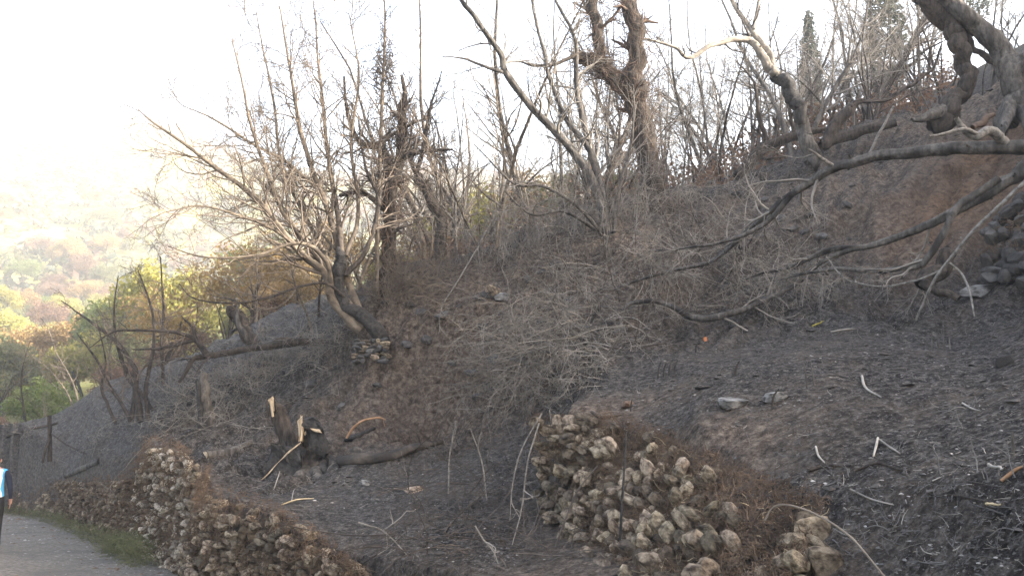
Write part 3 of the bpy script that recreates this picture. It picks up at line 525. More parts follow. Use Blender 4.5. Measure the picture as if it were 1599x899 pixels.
T4 = hero('large_tree', 'thickest burnt tree, forked trunk shaggy with dry ivy, on the crest', [
    ('trunk', [(1026,345,18),(1020,310,18),(1011,243,18),(999,182,18),(990,130,18),(998,78,18),(986,26,18),(977,-30,18),(962,-120,18),(955,-230,18)], [.42,.29,.25,.23,.23,.19,.18,.17,.12,.04], M['bark_dark'], .35),
    ('branch', [(992,150,18),(962,122,18),(936,102,17.9),(906,90,17.8)], [.22,.19,.18,.14], M['bark_dark'], .6),
    ('branch', [(938,104,17.9),(937,74,17.9),(931,35,17.9),(920,-25,17.9),(905,-110,17.9),(897,-190,17.9)], [.14,.13,.13,.12,.08,.03], M['bark_dark'], .6),
    ('root', [(1030,335,18),(1055,345,17.6),(1085,372,17)], [.16,.12,.05], M['bark_grey'], 0),
    ('root', [(1012,335,18),(990,352,17.6),(965,365,17)], [.16,.10,.04], M['bark_grey'], 0)], dict(n1=5, l1=.9, n2=4, n3=3, t0=.3, up=.0), M['vine'])
for pts, rad, n in (([(1020,310,18),(1011,243,18),(999,182,18),(990,130,18),(998,78,18),(986,26,18),(977,-30,18)], [.29,.25,.23,.23,.19,.18,.17], 520), ([(992,150,18),(962,122,18),(936,102,17.9),(906,90,17.8)], [.22,.19,.18,.14], 240), ([(938,104,17.9),(937,74,17.9),(931,35,17.9),(920,-25,17.9)], [.14,.13,.13,.12], 150)):
    a_, b_ = stem(pts, rad); vines(T4, a_, b_, n, .7, M['vine'])
a_, b_ = stem([(604,480,17),(606,400,17.1),(609,330,17.1),(613,268,17.2),(625,200,17.2),(631,170,17.1)], [.2,.15,.14,.14,.11,.09]); vines(T1b, a_, b_, 420, .7, M['vine'], 1.5)
a_, b_ = stem([(592,330,16.7),(597,150,16.8),(601,60,16.9)], [.10,.10,.05]); vines(T1b, a_, b_, 260, .45, M['twig_dark'], 1.8)
a_, b_ = stem([(598,160,16.8),(600,110,16.8),(602,80,16.8)], [.13,.15,.08]); vines(T1b, a_, b_, 220, .16, M['twig_dark'], 1.3, 0, (.006, .018))
T5 = hero('leaning_tree', 'leaning tree with pale peeled upper stems and a black charred band', [
    ('trunk', [(1268,255,20),(1262,225,20),(1256,200,20),(1247,167,20)], [.22,.18,.16,.15], M['bark_grey'], 0),
    ('charred_trunk', [(1248,170,20),(1240,152,20),(1227,130,20),(1208,113,20)], [.155,.19,.17,.15], M['char'], 0),
    ('branch', [(1210,115,20),(1200,104,20),(1187,83,20),(1168,62,20),(1133,65,19.8),(1107,73,19.6),(1072,91,19.4),(1055,75,19.2),(1010,62,19),(985,70,18.9)], [.13,.12,.10,.085,.07,.06,.05,.038,.025,.01], M['bark_pale'], .9),
    ('branch', [(1206,112,20),(1201,84,20.1),(1184,60,20.2),(1167,37,20.3),(1143,0,20.4),(1130,-30,20.4),(1110,-100,20.4),(1098,-170,20.4)], [.09,.08,.072,.06,.05,.04,.028,.01], M['bark_pale'], .8),
    ('branch', [(1177,46,20.2),(1182,15,20.2),(1187,-15,20.2),(1196,-90,20.2)], [.05,.045,.04,.012], M['bark_pale'], .5)], dict(n1=2.6, l1=1.0, n2=5, n3=3, t0=.15, up=.12), M['twig_dark'])
T5b = hero('fallen_tree', 'dark leaning trunk lying along the crest behind the pale peeled tree', [
    ('trunk', [(1150,276,22),(1178,245,22),(1200,228,22),(1240,211,21.8),(1290,204,21.6)], [.13,.15,.16,.12,.08], M['bark_dark'], .8),
    ('branch', [(1200,228,22),(1185,180,22),(1178,130,22),(1150,95,22)], [.08,.06,.04,.015], M['bark_dark']),
    ('branch', [(1240,211,21.8),(1232,160,21.8),(1225,100,21.8)], [.06,.045,.015], M['bark_dark'])], dict(n1=3, l1=1.1, n2=5, n3=3, t0=.1, up=.1), M['twig_dark'])
T5c = hero('fallen_branch', 'long dark branch rising right from a burnt log on the crest', [
    ('branch', [(1286,226,20),(1302,202,20),(1326,171,20),(1346,158,20),(1375,159,20),(1398,147,20),(1424,133,20),(1456,107,20),(1471,70,20)], [.16,.15,.13,.055,.05,.05,.045,.04,.02], M['bark_dark'], .6),
    ('log', [(1284,228,20),(1340,206,19.8),(1400,192,19.4)], [.12,.13,.10], M['bark_dark'], 0)], dict(n1=2, l1=.8, n2=3, n3=2, t0=.3, up=.1), M['twig_dark'])
T6 = hero('twisted_tree', 'thick twisted trunk with curved foot on the bank at the upper right', [
    ('trunk', [(1468,190,16.2),(1482,168,16.1),(1507,139,16),(1515,116,16),(1500,93,16),(1497,64,16),(1488,43,16),(1462,18,16),(1432,-20,16),(1385,-110,16),(1340,-210,16)], [.28,.20,.165,.15,.15,.18,.19,.18,.17,.12,.04], M['bark_dark'], .5),
    ('root', [(1482,168,16.1),(1455,180,15.9),(1425,190,15.8)], [.16,.10,.04], M['bark_grey'], 0),
    ('branch', [(1505,45,16),(1514,66,16),(1526,80,15.9),(1556,98,15.8)], [.08,.065,.06,.07], M['bark_dark'], 0)], dict(n1=3, l1=1.0, n2=4, n3=2, t0=.8), M['twig_dark'])
T6b = hero('twisted_tree', 'stout leaning trunk with exposed grey roots, rightmost on the upper bank', [
    ('trunk', [(1575,200,15.6),(1586,150,15.7),(1580,112,15.7),(1556,68,15.8),(1515,32,15.8),(1478,-2,15.8),(1450,-30,15.8),(1400,-110,15.8),(1370,-200,15.8)], [.20,.21,.23,.20,.16,.15,.14,.10,.03], M['bark_grey'], .5),
    ('branch', [(1580,115,15.7),(1610,85,15.5),(1660,30,15.2),(1710,-60,15),(1740,-160,14.9)], [.22,.19,.16,.11,.04], M['bark_grey'], .5),
    ('root', [(1582,150,15.7),(1572,185,15.4),(1560,218,15)], [.15,.10,.04], M['bark_grey'], 0),
    ('root', [(1588,150,15.7),(1600,190,15.3),(1612,225,14.9)], [.15,.10,.04], M['bark_grey'], 0)], dict(n1=3, l1=1.0, n2=4, n3=2, t0=.8), M['twig_dark'])
# lower left
T8 = hero('burnt_shrub', 'many-stemmed burnt shrub with brown twigs, left of the leaning snag', [
    ('stem', [(219,658,17.6),(214,615,17.8),(209,574,18),(184,537,18.2),(137,498,18.4),(95,470,18.5)], [.075,.07,.06,.045,.028,.01], M['bark_dark']),
    ('stem', [(203,657,17.5),(190,630,17.6),(174,606,17.7),(150,560,17.8),(120,520,18)], [.045,.04,.034,.025,.01], M['bark_dark']),
    ('stem', [(180,660,17.4),(168,630,17.5),(158,606,17.6),(165,560,17.7),(150,500,17.8)], [.04,.036,.03,.02,.01], M['bark_dark']),
    ('stem', [(232,655,17.6),(228,600,17.8),(240,540,18),(236,480,18.2),(215,420,18.4)], [.05,.045,.036,.026,.01], M['bark_dark']),
    ('stem', [(205,655,17.6),(209,600,18),(190,560,18.2),(178,500,18.4),(185,430,18.6)], [.05,.045,.035,.025,.01], M['bark_dark']),
    ('stem', [(238,640,17.7),(215,608,17.8),(196,585,18),(190,540,18.2)], [.04,.034,.026,.012], M['bark_dark'])], dict(n1=3.6, l1=.9, n2=5, n3=3, t0=.25, up=.06), M['twig_warm'], 'shrub')
T8b = hero('fallen_tree', 'long black fallen branch sprawling across the left slope toward the valley', [
    ('branch', [(520,528,17.4),(500,533,17.3),(443,537,17.2),(380,546,17),(327,555,16.8),(302,562,16.6),(280,596,16.4)], [.09,.085,.075,.07,.065,.05,.03], M['bark_dark'], .7),
    ('branch', [(325,554,16.8),(306,530,16.8),(302,514,16.8),(284,492,16.8)], [.055,.05,.03,.012], M['bark_dark']),
    ('branch', [(306,530,16.8),(274,518,16.7),(225,516,16.6),(178,518,16.5),(140,544,16.4)], [.045,.04,.03,.02,.008], M['bark_dark']),
    ('branch', [(305,531,16.8),(256,543,16.6),(205,545,16.5)], [.045,.035,.012], M['bark_dark'])], dict(n1=2.2, l1=.9, n2=4, n3=2, t0=.1, up=.04), M['twig_dark'], 'branch')
hero('broken_trunk', 'short broken charred trunk with pale splits on the left slope', [('trunk', [(398,540,21),(384,518,21),(370,498,21),(362,474,21)], [.20,.17,.19,.14], M['bark_dark'], 0), ('trunk', [(392,535,20.9),(375,512,20.8),(370,490,20.8),(374,474,20.8)], [.08,.07,.05,.03], M['bark_grey'], 0)], dict(n1=1), M['twig_dark'], 'tree')
hero('snag', 'upright grey snag with a black stub beside it, in front of the shrub', [('trunk', [(322,678,15.7),(322,640,15.7),(320,610,15.7),(321,584,15.7)], [.13,.11,.10,.07], M['bark_grey'], 0), ('trunk', [(313,676,15.5),(312,635,15.5),(309,592,15.5)], [.055,.05,.035], M['char'], 0)], dict(n1=1), M['twig_dark'], 'snag')
hero('thin_tree', 'thin straight dark sapling behind the long fallen branch', [('trunk', [(254,600,20),(253,540,20),(255,480,20),(250,400,20)], [.05,.045,.035,.015], M['bark_dark'], 1.2)], dict(n1=4, l1=1.0, n2=5, n3=3, t0=.2, up=.05), M['twig_warm'])
print('heroes', time.time() - T0)

# --- burnt saplings behind the crest: a few grown kinds, each tree an individual
def sapling_proto(h, lean, seed, nst):
    global rng
    keep = rng; rng = np.random.default_rng(seed); tb = Tubes(); tr = Tubes(); S = []
    for k in range(nst):
        d0 = np.array([[lean + rng.normal() * .22, rng.normal() * .25, 1.0]]); q = grow(np.array([[rng.normal() * .12, rng.normal() * .12, -.3]]), d0, np.array([h * rng.uniform(.75, 1.1)]), 12, .10, .03)
        r0 = rng.uniform(.025, .06) * h / 5; rr = np.linspace(1, .18, 12)[None] * r0; rr[0, 0] *= 1.3; tr.batch(q, rr, 6, .08); S.append((q[0], rr[0]))
    for P0, R0 in S:
        a, ra = offshoots(P0[None], R0[None], int(h * 3.2), .22, 1, 25, 60, .2, .42, .5, .007, .08, .15, 8); tb.batch(a, ra, 4)
        b, rb = offshoots(a, ra, 4, .15, 1, 25, 60, .3, .6, .6, .0048, .08, .16, 5); tb.batch(b, rb, 3)
        c, rc = offshoots(b, rb, 3, .15, 1, 25, 60, .3, .7, .7, .0036, .08, .2, 4); tb.batch(c, rc, 3)
    rng = keep; return tr.mesh('trunk', M['bark_grey']), tb.mesh('twigs', M['twig_grey'])
SAP = [sapling_proto(5.2, -.1, 31, 1), sapling_proto(4.4, .15, 32, 2), sapling_proto(6.0, 0, 33, 1), sapling_proto(3.4, .05, 34, 3), sapling_proto(4.8, -.25, 35, 2), sapling_proto(5.6, .2, 36, 1)]
SAPM = [('bark_grey', 'twig_grey'), ('bark_dark', 'twig_dark'), ('bark_dark', 'twig_grey'), ('bark_warm', 'twig_warm')]
def sapling(px, D, sc, k, mk, label, group, rz=None, name='burnt_sapling'):
    b = P(px, 300, D); b = on(b[0], b[1]); t = empty(name, b, label, 'tree', group, random.uniform(0, 6.28) if rz is None else rz)
    for pn, me, mm in (('trunk', SAP[k][0], M[SAPM[mk][0]]), ('twigs', SAP[k][1], M[SAPM[mk][1]])):
        o = bpy.data.objects.new(pn, me); link(o, t); o.material_slots[0].link = 'OBJECT'; o.material_slots[0].material = mm
        if pn == 'twigs': o['kind'] = 'stuff'
    t.scale = (sc, sc, sc); return t
rs = random.Random(5)
CREST = {}
for i in range(160):
    px = rs.uniform(660, 1490); D = rs.uniform(19.5, 36) if px < 1000 else rs.uniform(23, 38)
    if 1365 < px < 1428 and D < 37: continue
    mk = rs.choice((0, 0, 1, 2, 3)) if px < 900 else rs.choice((0, 0, 1, 2)); tone = ('grey', 'black', 'dark grey-twigged', 'brown')[mk]
    zone = 'left of the slender grey stems' if px < 850 else 'behind the slender grey stems' if px < 960 else 'behind the thickest tree' if px < 1090 else 'behind the pale peeled tree' if px < 1260 else 'along the crest left of the cypress' if px < 1380 else 'around the cypress'
    CREST.setdefault((tone, zone), []).append((px, sapling(px, D, rs.uniform(.8, 1.6), rs.randrange(6), mk, 'x', 'burnt saplings beyond the crest')))
for (tone, zone), l in CREST.items(): ordinals(l, 'bare %s burnt sapling %s' % (tone, zone))
L_ = []
for i in range(16):
    px = rs.uniform(430, 720); L_.append((px, sapling(px, rs.uniform(19.5, 34), rs.uniform(.5, .95), rs.randrange(6), rs.choice((1, 3, 3, 2)), 'thin brownish sapling behind the dark forked trunks', 'saplings behind the forked trunks')))
ordinals(L_, 'thin brownish sapling behind the dark forked trunks')
L_ = []
for i in range(14):
    px = rs.uniform(20, 430); L_.append((px, sapling(px, rs.uniform(27, 38), rs.uniform(.5, .85), rs.randrange(6), rs.choice((1, 3, 3)), 'scorched sapling at the lower edge of the left slope', 'saplings below the left slope')))
ordinals(L_, 'scorched sapling at the lower edge of the left slope')
L_ = []
for i in range(7):
    px = rs.uniform(1545, 1610); L_.append((px, sapling(px, rs.uniform(22, 32), rs.uniform(.7, 1.1), rs.randrange(6), 0, 'hazy sapling behind the rightmost leaning trunk', 'saplings behind the twisted trunks')))
ordinals(L_, 'hazy sapling behind the rightmost leaning trunk')
print('saplings', time.time() - T0)

# --- trees in leaf
def leaf_material(name, a, b, c):
    m = mat(name, a, b, .9, .8, coord='Object', rand=.25, detail=3); bs = m.node_tree.nodes['Principled BSDF']; n = m.node_tree.nodes; 
    tr = n.new('ShaderNodeBsdfTranslucent'); tr.inputs[0].default_value = (*c, 1); mx = n.new('ShaderNodeMixShader'); mx.inputs[0].default_value = .35
    m.node_tree.links.new(bs.outputs[0], mx.inputs[1]); m.node_tree.links.new(tr.outputs[0], mx.inputs[2]); m.node_tree.links.new(mx.outputs[0], n['Material Output'].inputs[0]); return m
LEAF = {'yellow': leaf_material('yellow green leaves', (.16,.16,.04), (.34,.31,.085), (.36,.32,.08)), 'green': leaf_material('green leaves', (.06,.085,.028), (.15,.18,.06), (.18,.21,.06)),
        'olive': leaf_material('olive leaves', (.07,.08,.035), (.16,.165,.08), (.18,.18,.08)), 'orange': leaf_material('scorched leaves', (.15,.10,.045), (.33,.23,.10), (.33,.22,.09)),
        'brown': leaf_material('brown scorched leaves', (.09,.055,.04), (.20,.125,.085), (.18,.11,.07)), 'dark': leaf_material('dark cypress leaves', (.03,.042,.03), (.07,.085,.06), (.05,.06,.04))}
def leaf_quads(c, s, r_):
    n = len(c); u = norm(r_.standard_normal((n, 3))); v = norm(np.cross(u, r_.standard_normal((n, 3)))); s = s[:, None]
    V = np.stack([c - u * s, c + v * s * .5, c + u * s, c - v * s * .5], 1); return V.reshape(-1, 3), np.arange(n * 4).reshape(-1, 4)
def crown_proto(seed, h, w, nclump, per, ls, shape='round'):
    r_ = np.random.default_rng(seed); C = []
    for k in range(nclump):
        if shape == 'round': d = norm(r_.standard_normal(3)); d[2] = abs(d[2]) * .9 - .15; c = np.array([0, 0, h * .58]) + d * np.array([w, w, h * .4]) * r_.uniform(.35, 1.0); rad = w * r_.uniform(.25, .45)
        else: z = h * (.06 + .94 * r_.random() ** 1.2); ww = w * math.sin(min(1, (z / h * .9 + .12)) * math.pi) ** .6; a = r_.random() * 6.28; c = np.array([math.cos(a) * ww * .7, math.sin(a) * ww * .7, z]); rad = w * .45
        p = norm(r_.standard_normal((per, 3))) * (r_.random((per, 1)) ** .45) * rad * np.array([1, 1, .8 if shape == 'round' else 1.6]); C.append(c + p)
    C = np.concatenate(C); V, F = leaf_quads(C, ls * (.5 + r_.random(len(C))), r_); crown = mesh_np('crown', V, F, 4, LEAF['green'], False)
    tb = Tubes(); global rng; keep = rng; rng = r_; q = grow(np.array([[0, 0, -.4]]), np.array([[.05, .05, 1.]]), np.array([h * .75]), 9, .06, .02); rr = np.linspace(1, .3, 9)[None] * h * .022; tb.batch(q, rr, 6, .06)
    a, ra = offshoots(q, rr, 9, .3, 1, 25, 60, .35, .6, .6, .01, .05, .1, 6); tb.batch(a, ra, 4); rng = keep
    return crown, tb.mesh('trunk', M['bark_dark'])
CR = [crown_proto(51, 5.5, 2.1, 34, 190, .09), crown_proto(52, 4.4, 2.3, 30, 210, .09), crown_proto(53, 6.4, 2.0, 40, 170, .09), crown_proto(54, 3.2, 1.9, 26, 190, .085)]
CYP = crown_proto(57, 8.5, .85, 70, 70, .12, 'cone')
CRS = crown_proto(58, 5.0, 1.7, 26, 70, .075)
def leafy(px, D, sc, proto, kind, label, group=None, name='valley_tree', cat='tree', trunk=None, z=None):
    b = P(px, 400, D); b = on(b[0], b[1]); t = empty(name, b, label, cat, group, rs.uniform(0, 6.28))
    for pn, me, mm in (('crown', proto[0], LEAF[kind]), ('trunk', proto[1], M['bark_dark'])):
        o = bpy.data.objects.new(pn, me); link(o, t); o.material_slots[0].link = 'OBJECT'; o.material_slots[0].material = mm
    t.scale = (sc, sc, sc * rs.uniform(.9, 1.15)); return t
KW = {'green': 'green', 'olive': 'olive-grey', 'dark': 'dark grey-green', 'yellow': 'yellow-green', 'orange': 'orange scorched', 'brown': 'brown scorched'}
def grove(n, pxf, d0, d1, s0, s1, kinds, phrase, group, protos=None, **kw):
    acc = {}
    for i in range(n):
        px = pxf(i); kd = rs.choice(kinds); acc.setdefault(kd, []).append((px, leafy(px, rs.uniform(d0, d1), rs.uniform(s0, s1), rs.choice(protos or CR), kd, 'x', group, **kw)))
    for kd, l in acc.items(): ordinals(l, '%s %s' % (KW[kd], phrase))
grove(22, lambda i: -60 + 22 * i + rs.uniform(-10, 10), 36, 48, .5, .9, ('green', 'green', 'olive', 'brown'), 'tree at the shaded foot of the left slope', 'dark trees at the foot of the slope')
grove(44, lambda i: -60 + 12.5 * i + rs.uniform(-12, 12), 52, 84, 1.2, 1.75, ('yellow', 'yellow', 'yellow', 'green', 'olive', 'orange'), 'sunlit tree in the near valley grove', 'near valley grove')
grove(30, lambda i: rs.uniform(-90, 330), 90, 165, 1.1, 1.8, ('yellow', 'olive', 'green', 'orange', 'yellow', 'brown'), 'hazy tree in the mid-valley grove', 'middle valley grove')
grove(30, lambda i: rs.uniform(330, 760), 90, 165, 1.1, 1.8, ('yellow', 'olive', 'green', 'orange', 'yellow', 'brown'), 'hazy mid-valley tree between the burnt stems', 'mid-valley trees between the stems')
grove(44, lambda i: rs.uniform(-90, 330), 170, 290, 1.0, 1.9, ('yellow', 'olive', 'green', 'orange', 'brown'), 'small faint tree low on the far hillside', 'trees low on the far hillside')
grove(44, lambda i: rs.uniform(330, 900), 170, 290, 1.0, 1.9, ('yellow', 'olive', 'green', 'orange', 'brown'), 'faint far tree between the burnt stems', 'far trees between the stems')
leafy(352, 31, .98, CRS, 'orange', 'scorched orange-leaved tree in front of the hazy valley', None, 'scorched_tree')
leafy(735, 33, .95, CR[1], 'yellow', 'glowing yellow-leaved tree seen between the bare stems in the middle', None, 'yellow_tree')
leafy(690, 36, .9, CR[0], 'orange', 'orange-leaved tree behind the crooked black tree', None, 'scorched_tree')
leafy(815, 34, 1.15, CRS, 'orange', 'tall pinkish orange scorched tree behind the slender grey stems', None, 'scorched_tree')
leafy(520, 30, .9, CRS, 'orange', 'orange-brown tree behind the forked dark trunk', None, 'scorched_tree')
leafy(300, 33, .8, CRS, 'brown', 'brown-leaved tree left of the scorched orange one', None, 'scorched_tree')
leafy(440, 34, .95, CRS, 'brown', 'brown scorched tree behind the golden fanning stems', None, 'scorched_tree')
for q_, (px_, D_, k_, lb) in enumerate(((250, 32, 'orange', 'golden scorched tree above the many-stemmed burnt shrub'), (330, 36, 'yellow', 'yellow-green tree behind the broken trunk'), (400, 30, 'orange', 'golden-brown tree right of the broken trunk'), (470, 33, 'orange', 'tan scorched tree behind the fanning golden stems'), (560, 35, 'orange', 'pale orange tree between the two dark trunks'), (620, 34, 'yellow', 'yellow-leaved tree right of the ivy-wrapped trunk'))): leafy(px_, D_, rs.uniform(.8, 1.05), CRS if k_ == 'orange' else CR[3], k_, lb, None, 'scorched_tree' if k_ == 'orange' else 'yellow_tree')
leafy(1395, 38, 1.05, CYP, 'dark', 'tall narrow cypress standing hazy behind the crest', None, 'cypress_tree')
leafy(1275, 42, .72, CYP, 'dark', 'smaller hazy cypress behind the pale peeled tree', None, 'cypress_tree')
leafy(1515, 32, .9, CRS, 'dark', 'grey-green hazy tree behind the twisted trunks', None, 'hazy_tree')
r_ = np.random.default_rng(88); cc = []
for k in range(420):
    px = r_.uniform(640, 1500); p = P(px, 300, r_.uniform(20.5 if px < 1000 else 24, 44)); g_ = on(p[0], p[1]); s_ = r_.uniform(.35, 1.0); cc.append(g_ + np.array([0, 0, s_ * .7]) + norm(r_.standard_normal((46, 3))) * r_.random((46, 1)) ** .5 * s_ * np.array([1, 1, 1.2]))
cc = np.concatenate(cc); V, F = leaf_quads(cc, .05 + .05 * r_.random(len(cc)), r_)
tag(link(bpy.data.objects.new('undergrowth', mesh_np('undergrowth', V, F, 4, LEAF['brown'], False))), 'hazy brownish undergrowth behind the crest among the saplings', 'undergrowth', kind='stuff')
grove(10, lambda i: rs.uniform(740, 1000), 27, 38, .4, .7, ('olive', 'green', 'brown'), 'shrub in the hollow behind the slender stems', 'shrubs in the hollow', [CR[3], CRS], name='shrub', cat='shrub')
# far scrub on the hill: reads as one mass
r_ = np.random.default_rng(77); n = 4200; a = np.radians(-36 + 52 * r_.random(n)); rad = np.sqrt(190 ** 2 + (480 ** 2 - 190 ** 2) * r_.random(n)); c = on(rad * np.sin(a), rad * np.cos(a)); sz = 1.2 + 3.6 * r_.random(n) ** 2
for nm, lk, sel in (('far_scrub', 'olive', np.arange(n) % 3 == 0), ('far_scrub', 'brown', np.arange(n) % 3 == 1), ('far_scrub', 'dark', np.arange(n) % 3 == 2)):
    cc = np.repeat(c[sel], 26, 0); ss = np.repeat(sz[sel], 26); pp = cc + norm(r_.standard_normal((len(cc), 3))) * (r_.random((len(cc), 1)) ** .5) * ss[:, None] * np.array([1, 1, .8]) + np.array([0, 0, .5]) * ss[:, None]
    V, F = leaf_quads(pp, .32 * ss, r_); tag(link(bpy.data.objects.new(nm, mesh_np(nm, V, F, 4, LEAF[lk], False))), {'olive': 'olive scrub covering the far hillside', 'brown': 'brown scorched scrub patches on the far hillside', 'dark': 'dark bushes scattered over the far hillside'}[lk], 'scrub', kind='stuff')
print('leafy', time.time() - T0)
# ------------------------------------------------------------------ fallen branches, stump, logs, sticks
BR = dict(n1=2.4, l1=1.2, n2=6, n3=3, t0=.45, up=-.02)
hero('fallen_branch', 'longest grey fallen branch arching down from the right edge across the slope', [
    ('branch', [(1640,226,10.3),(1599,229,10.4),(1480,232,10.9),(1400,240,11.3),(1320,255,11.7),(1270,282,12),(1210,322,12.4),(1178,355,12.8),(1110,408,13.3),(1020,428,13.5),(950,455,13.7)], [.10,.098,.088,.08,.07,.06,.05,.043,.035,.025,.01], M['bark_grey'], .9),
    ('branch', [(1240,300,12.2),(1200,345,12.3),(1150,372,12.4),(1080,385,12.6),(1010,392,12.8)], [.045,.04,.03,.02,.01], M['bark_grey'], 1.6),
    ('branch', [(1305,262,11.8),(1280,246,11.7),(1262,232,11.6)], [.035,.028,.012], M['wood_grey'], .5),
    ('branch', [(1575,228,10.5),(1548,205,10.4),(1520,212,10.3),(1494,184,10.2)], [.06,.065,.05,.03], M['wood_grey'], 0),
    ('branch', [(1528,210,10.3),(1500,202,10.1),(1452,214,9.9)], [.03,.025,.015], M['wood_grey'], 0)], BR, M['twig_grey'], 'branch')
hero('fallen_branch', 'second grey fallen branch, running below the longest one toward the brushwood', [
    ('branch', [(1640,235,11.2),(1599,263,11.3),(1560,290,11.4),(1500,325,11.6),(1440,355,11.9),(1360,382,12.3),(1290,394,12.7),(1230,418,13),(1150,440,13.3)], [.10,.095,.085,.07,.062,.05,.042,.03,.012], M['bark_grey'], 1.2),
    ('branch', [(1340,386,12.4),(1290,405,12.6),(1262,425,12.7),(1200,440,12.9)], [.04,.035,.025,.01], M['bark_grey'], 1.5)], BR, M['twig_grey'], 'branch')
hero('fallen_branch', 'bent lichen-spotted branch hooking sharply left under the second fallen branch', [
    ('branch', [(1560,280,11.1),(1502,318,11.2),(1480,352,11.2),(1452,398,11.3),(1428,418,11.4),(1380,423,11.7),(1300,420,12.2),(1220,430,12.7)], [.055,.055,.05,.05,.045,.04,.03,.012], M['bark_grey'], .8)], BR, M['twig_grey'], 'branch')
hero('leaning_pole', 'straight pale pole leaning from the rubble wall down to the ash', [('stem', [(1610,276,10.0),(1530,352,10.3),(1470,420,10.7),(1430,500,11.1)], [.024,.024,.022,.016], M['wood_grey'], 0)], BR, M['twig_grey'], 'pole')
hero('bent_stick', 'thin pale stick bent over like a hook in front of the rubble wall', [('stem', [(1484,410,10.6),(1502,428,10.5),(1514,455,10.3),(1522,494,10.1)], [.013,.014,.014,.011], M['wood_grey'], 0)], BR, M['twig_grey'], 'stick')
hero('bent_stick', 'long pale whip of wood curving left from the leaning pole', [('stem', [(1472,420,10.7),(1430,438,11),(1375,447,11.3),(1320,435,11.6),(1290,400,11.8)], [.014,.014,.013,.011,.007], M['wood_grey'], .4)], BR, M['twig_grey'], 'stick')
hero('charred_log', 'short thick charred log propped upright below the hooking branch', [('trunk', [(1486,392,11.4),(1462,422,11.3),(1440,446,11.2)], [.10,.12,.13], M['bark_dark'], 0), ('branch', [(1440,440,11.2),(1468,456,11),(1496,466,10.8)], [.07,.06,.05], M['bark_dark'], 0)], BR, M['twig_dark'], 'log')
hero('fallen_branch', 'brown crooked branch sagging in the middle of the brushwood tangle', [
    ('branch', [(960,500,12.9),(990,472,12.9),(1035,472,12.9),(1072,492,12.8),(1102,497,12.7),(1150,486,12.6),(1200,466,12.7),(1262,432,12.9),(1310,400,13.2)], [.015,.035,.04,.05,.06,.05,.04,.03,.015], M['bark_grey'], 1.0)], BR, M['twig_grey'], 'branch')
hero('dead_stick', 'pale dead stick standing aslant on the crest above the long fallen branch', [('stem', [(1352,252,17),(1372,210,17),(1396,166,17)], [.03,.03,.025], M['wood_grey'], 0)], BR, M['twig_grey'], 'stick')
hero('torn_log', 'short torn log with orange split end on the upper right bank', [('trunk', [(1518,200,14),(1535,190,14),(1552,178,14)], [.05,.06,.04], M['vine'], 0)], BR, M['twig_grey'], 'log')
# the brushwood itself: fine interlaced twigs that cannot be counted
def poly_sample(poly, n, seed, clump=False):
    r_ = np.random.default_rng(seed); p = np.array(poly, float); out = []
    lo, hi = p.min(0), p.max(0)
    while len(out) < n:
        q = lo + (hi - lo) * r_.random((n, 2)); ins = np.zeros(n, bool); j = len(p) - 1
        for i in range(len(p)):
            c = ((p[i, 1] > q[:, 1]) != (p[j, 1] > q[:, 1])) & (q[:, 0] < (p[j, 0] - p[i, 0]) * (q[:, 1] - p[i, 1]) / (p[j, 1] - p[i, 1] + 1e-12) + p[i, 0]); ins ^= c; j = i
        out += list(q[ins])
    q = np.array(out[:n]); g_ = G(q[:, 0], q[:, 1])
    if clump: g_ = g_[vnoise(g_[:, 0] * 1.1, g_[:, 1] * 1.1, 23) > .38 + .25 * r_.random(n)]
    return g_
def brush(name, label, poly, n, ln, m, seed, rise=.45, up=-.05, r=(.0045, .010), n2=4, n3=2, lift=.25, cat='brushwood', lean=(0, 0)):
    st = poly_sample(poly, n, seed, cat == 'twigs'); k = len(st); st[:, 2] += rng.random(k) * lift; d = rng.standard_normal((k, 3)) * np.array([1, 1, .35]) + np.array([lean[0], lean[1], rise]); L = ln[0] + (ln[1] - ln[0]) * rng.random(k) ** 1.6
    q = grow(st, d, L, 9, .13, up); rr = (r[0] + (r[1] - r[0]) * rng.random(k) ** 2)[:, None] * np.linspace(1, .45, 9)[None]; tb = Tubes(); tb.batch(q, rr, 3)
    if n2: b, rb = offshoots(q, rr, n2, .1, 1, 25, 70, .25, .6, .75, .0045, up, .15, 6); tb.batch(b, rb, 3)
    if n3: c, rc = offshoots(b, rb, n3, .1, 1, 25, 70, .3, .7, .8, .0036, up, .2, 4); tb.batch(c, rc, 3)
    tag(link(bpy.data.objects.new(name, tb.mesh(name, m))), label, cat, kind='stuff')
brush('brushwood', 'tangle of fine grey twigs covering the bank between the slender stems and the ash slope', [(880,400),(1000,395),(1180,380),(1320,420),(1330,450),(1200,490),(1060,520),(960,570),(880,600),(840,520)], 230, (.6, 2.2), M['twig_grey'], 1, n2=4, n3=2, r=(.005, .013))
brush('brushwood', 'dark twigs woven through the grey brushwood tangle', [(880,400),(1000,395),(1180,380),(1320,420),(1330,450),(1200,490),(1060,520),(960,570),(880,600),(840,520)], 110, (.6, 2.2), M['twig_dark'], 21, n2=4, n3=2, r=(.005, .013))
brush('brushwood', 'brown interlaced twigs on the steep bank beside the stacked stones', [(640,440),(760,400),(880,400),(860,520),(850,620),(760,640),(640,600)], 130, (.5, 1.9), M['twig_warm'], 2, n2=3, n3=1, r=(.005, .012))
brush('brushwood', 'dark fine twigs hanging in a mat above the end of the tumbled wall', [(850,560),(960,540),(960,600),(900,630),(840,660),(760,660),(760,600)], 130, (.5, 1.5), M['twig_grey'], 3, rise=.3, lean=(-.5, -.6))
